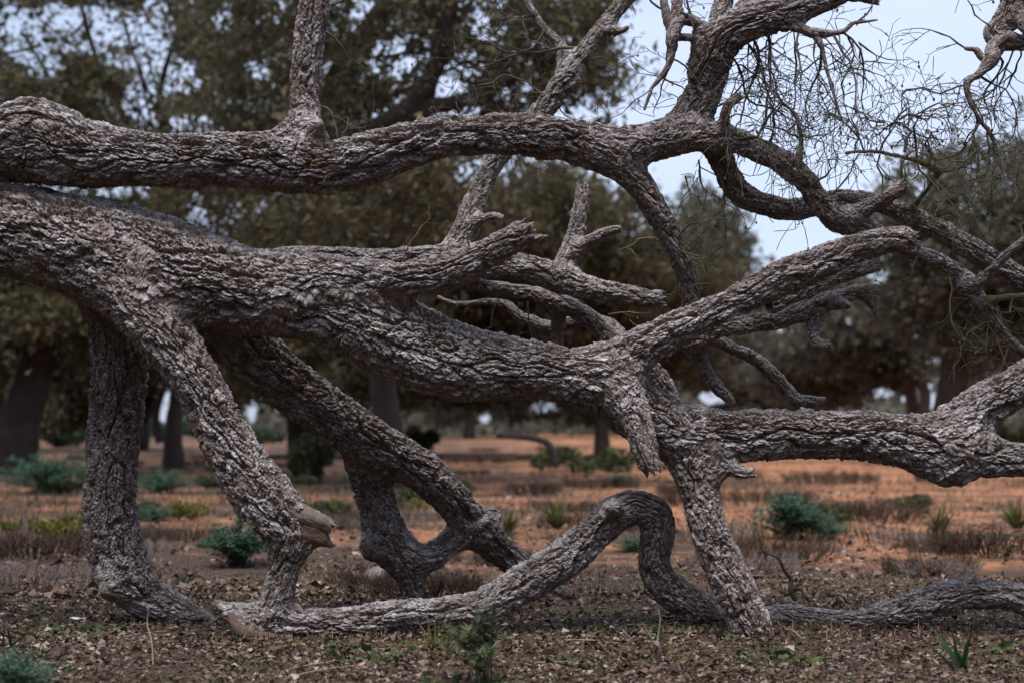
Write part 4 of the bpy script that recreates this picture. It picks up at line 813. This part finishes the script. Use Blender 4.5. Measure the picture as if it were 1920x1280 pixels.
def grass_obj(name, n, y0, y1, H, cols, thr, label, seed, w=.0016, freq=.9, cat='grass', power=1.0):
    X, Y = scatter(int(n * 1.15), y0, y1, 1.45, power); n = len(X)
    k = fbm(np.stack([X, Y, X * 0], 1) * freq, 3, seed) + rs.normal(0, .12, n) > thr; X, Y = X[k], Y[k]; n = len(X)
    Z = gz(X, Y); a = rs.uniform(0, 6.28, n); L = H * rs.uniform(.4, 1.2, n); e = rs.uniform(.1, 1.0, n)
    d = np.stack([np.cos(a) * e, np.sin(a) * e, np.ones(n)], 1); d /= np.linalg.norm(d, axis=1)[:, None]
    sd = np.stack([-np.sin(a), np.cos(a), a * 0], 1) * w
    p = np.stack([X, Y, Z - .003], 1); m = p + d * (L * .55)[:, None]; t = p + d * L[:, None] - np.array((0, 0, 1)) * (L * .25 * e)[:, None]
    V = np.stack([p - sd, p + sd, m + sd * .8, m - sd * .8, t + sd * .15, t - sd * .15], 1).reshape(-1, 3)
    i = np.arange(n)[:, None] * 6; Fq = np.stack([i + np.array((0, 1, 2, 3)), i + np.array((3, 2, 4, 5))], 1).reshape(-1, 4)
    cols = np.asarray(cols); c = cols[rs.randint(0, len(cols), n)] * rs.uniform(.7, 1.3, n)[:, None]
    me = mesh(name, V, Fq, 4, False, M_PLANT, {'col': ('FLOAT_COLOR', np.repeat(np.c_[c, np.ones(n)], 6, 0))})
    return obj(name, me, kind='stuff', label=label, category=cat)
grass_obj('short_grass', 46000, 5.2, 10, .03, [(.12, .16, .035), (.09, .13, .03), (.16, .18, .045)], .03, 'short green moss and grass among the litter', 51, .003, 1.3)
grass_obj('dry_grass', 26000, 7.2, 26, .09, [(.16, .105, .062), (.10, .066, .042), (.25, .19, .135), (.075, .052, .034)], .12, 'thin dry brown grass over the red soil', 52, .0026, .6, 'dry grass', 1.5)
grass_obj('dry_undergrowth', 42000, 13, 70, .17, [(.12, .085, .06), (.09, .065, .045), (.16, .12, .085), (.085, .085, .045)], .12, 'low brown undergrowth spreading towards the far oaks', 53, .006, .22, 'undergrowth', 1.3)
# broad green seedling leaves
X, Y = scatter(6000, 5.3, 8.6); k = fbm(np.stack([X, Y, X * 0], 1) * 1.4, 2, 61) > .22; X, Y = X[k], Y[k]
obj('seedling_leaves', leaf_mesh('seedling_leaves', np.stack([X, Y, gz(X, Y) + .02], 1), .03, rs, M_PLANT, [(.07, .11, .035), (.09, .13, .045), (.06, .09, .04)], flat=.6, elong=1.3), kind='stuff', label='tiny green seedling leaves in the litter', category='seedlings')
def stick(label, pts, mat, name='fallen_twig', group=None, sides=7):
    C = np.array([[*at(a, b, Yq), r * mpp(Yq)] for a, b, r, Yq in pts]); o0 = np.array((C[0, 0], C[0, 1], 0))
    C[:, :3] -= o0; C = resample(catmull(C, 6), .02)[0]
    V, Fq = tube_arrays(C, sides); V += np.repeat(C[:, 3], sides)[:, None] * .25 * np.stack([perlin(V * 30, q) for q in (1, 2, 3)], 1)
    o = obj(name, mesh(name, V, Fq, 4, True, mat), label=label, category='twig'); o.location = o0
    if group: o['group'] = group
    return o
def Yg(py): return gdist(py)
stick('dark crooked twig standing up beside the straight leg', [(1492, 1124, 6, 7.9), (1482, 1104, 5, 7.9), (1484, 1086, 4, 7.92), (1469, 1066, 3, 7.9), (1460, 1046, 2.2, 7.88), (1438, 1037, 1.2, 7.9)], M_TWIG)
stick('short dark twig stub by the crooked upright twig', [(1482, 1114, 4.5, 7.92), (1493, 1103, 4, 7.9), (1504, 1106, 3, 7.87), (1506, 1118, 2, 7.85), (1509, 1132, 1.2, 7.82)], M_TWIG)
stick('long dark fallen bough arching over the red clearing', [(930, 815, 5, 26), (1000, 822, 6, 26), (1030, 835, 7, 26), (1042, 868, 6, 26)], M_TWIG)
stick('thin pale upright stem in the litter before the shaded leg', [(287, 1245, 1.2, 6.4), (284, 1200, 1.4, 6.45), (276, 1170, 1.3, 6.5), (279, 1142, .8, 6.5)], M_DRYP)
stick('pale branching dead stem right of the fallen limb', [(1236, 1232, 2, 6.75), (1233, 1200, 1.8, 6.8), (1238, 1165, 1.3, 6.8), (1234, 1140, .8, 6.8)], M_DRYP)
stick('pale slanting dead stem beside the branching one', [(1234, 1215, 1.5, 6.8), (1218, 1190, 1.3, 6.8), (1205, 1165, .8, 6.8)], M_DRYP)
for q in range(26):
    px, py = rs.uniform(20, 1900), rs.uniform(1165, 1275); p = gpt(px, py, .012); a = rs.uniform(0, 3.14); L = rs.uniform(.06, .2)
    C = np.array([[-math.cos(a) * L, -math.sin(a) * L, 0, .003], [rs.normal(0, .015), rs.normal(0, .015), .008, .0035], [math.cos(a) * L, math.sin(a) * L, .004, .0018]])
    o = obj('fallen_twig', mesh('fallen_twig', *tube_arrays(resample(catmull(C, 4), .02)[0], 5), 4, True, M_DRYP if q % 3 else M_TWIG), label='small dry twig lying in the leaf litter', category='twig', group='dry twigs lying in the litter'); o.location = p
def rock(label, px, py, s, mat=M_STONE, name='stone', sq=(1, 1, .6), group=None, cat='stone'):
    import bmesh
    bm = bmesh.new(); bmesh.ops.create_icosphere(bm, subdivisions=3, radius=1)
    V = np.array([v.co for v in bm.verts]); off = rs.rand(3) * 9
    k = 1 + .32 * fbm(V * 1.2 + off, 4, 8)
    for v, kk in zip(bm.verts, k): v.co = Vector((v.co.x * kk * s * sq[0], v.co.y * kk * s * sq[1], v.co.z * kk * s * sq[2]))
    me = bpy.data.meshes.new(name); bm.to_mesh(me); bm.free(); me.materials.append(mat)
    for p in me.polygons: p.use_smooth = True
    o = obj(name, me, label=label, category=cat); p = gpt(px, py); o.location = p + np.array((0, 0, s * sq[2] * .45))
    if group: o['group'] = group
    return o
rock('pale lichen grey boulder at the foot of the forked back leg', 718, 1100, .125, sq=(1.05, .8, .75))
for px, py, s in ((130, 1215, .02), (610, 1195, .02), (682, 1248, .022), (1395, 1245, .025), (1560, 1262, .02), (300, 1058, .018), (1330, 1265, .02), (880, 1262, .018)):
    rock('small pale stone lying in the leaf litter', px, py, s, group='small stones in the litter')
def paper(label, px, py, w):
    n = 9; u, v = np.meshgrid(np.linspace(-1, 1, n), np.linspace(-1, 1, n)); q = np.stack([u.ravel(), v.ravel(), u.ravel() * 0], 1)
    z = .35 * fbm(q * 1.3 + px, 3, 3); V = np.stack([q[:, 0] * w, q[:, 1] * w * .5 + z * w * .2, (.35 + z) * w * .8], 1)
    i = (np.arange(n - 1)[:, None] * n + np.arange(n - 1)[None]).ravel()
    o = obj('paper_scrap', mesh('paper_scrap', V, np.stack([i, i + 1, i + n + 1, i + n], 1), 4, True, M_PAPER), label=label, category='litter'); o.location = gpt(px, py, .01)
paper('crumpled white scrap in the litter before the shaded leg', 145, 1156, .045)
paper('small crumpled white scrap left of the shaded leg', 40, 1134, .02)
paper('tiny bluish white scrap on the red sand under the long limb', 1572, 884, .04)
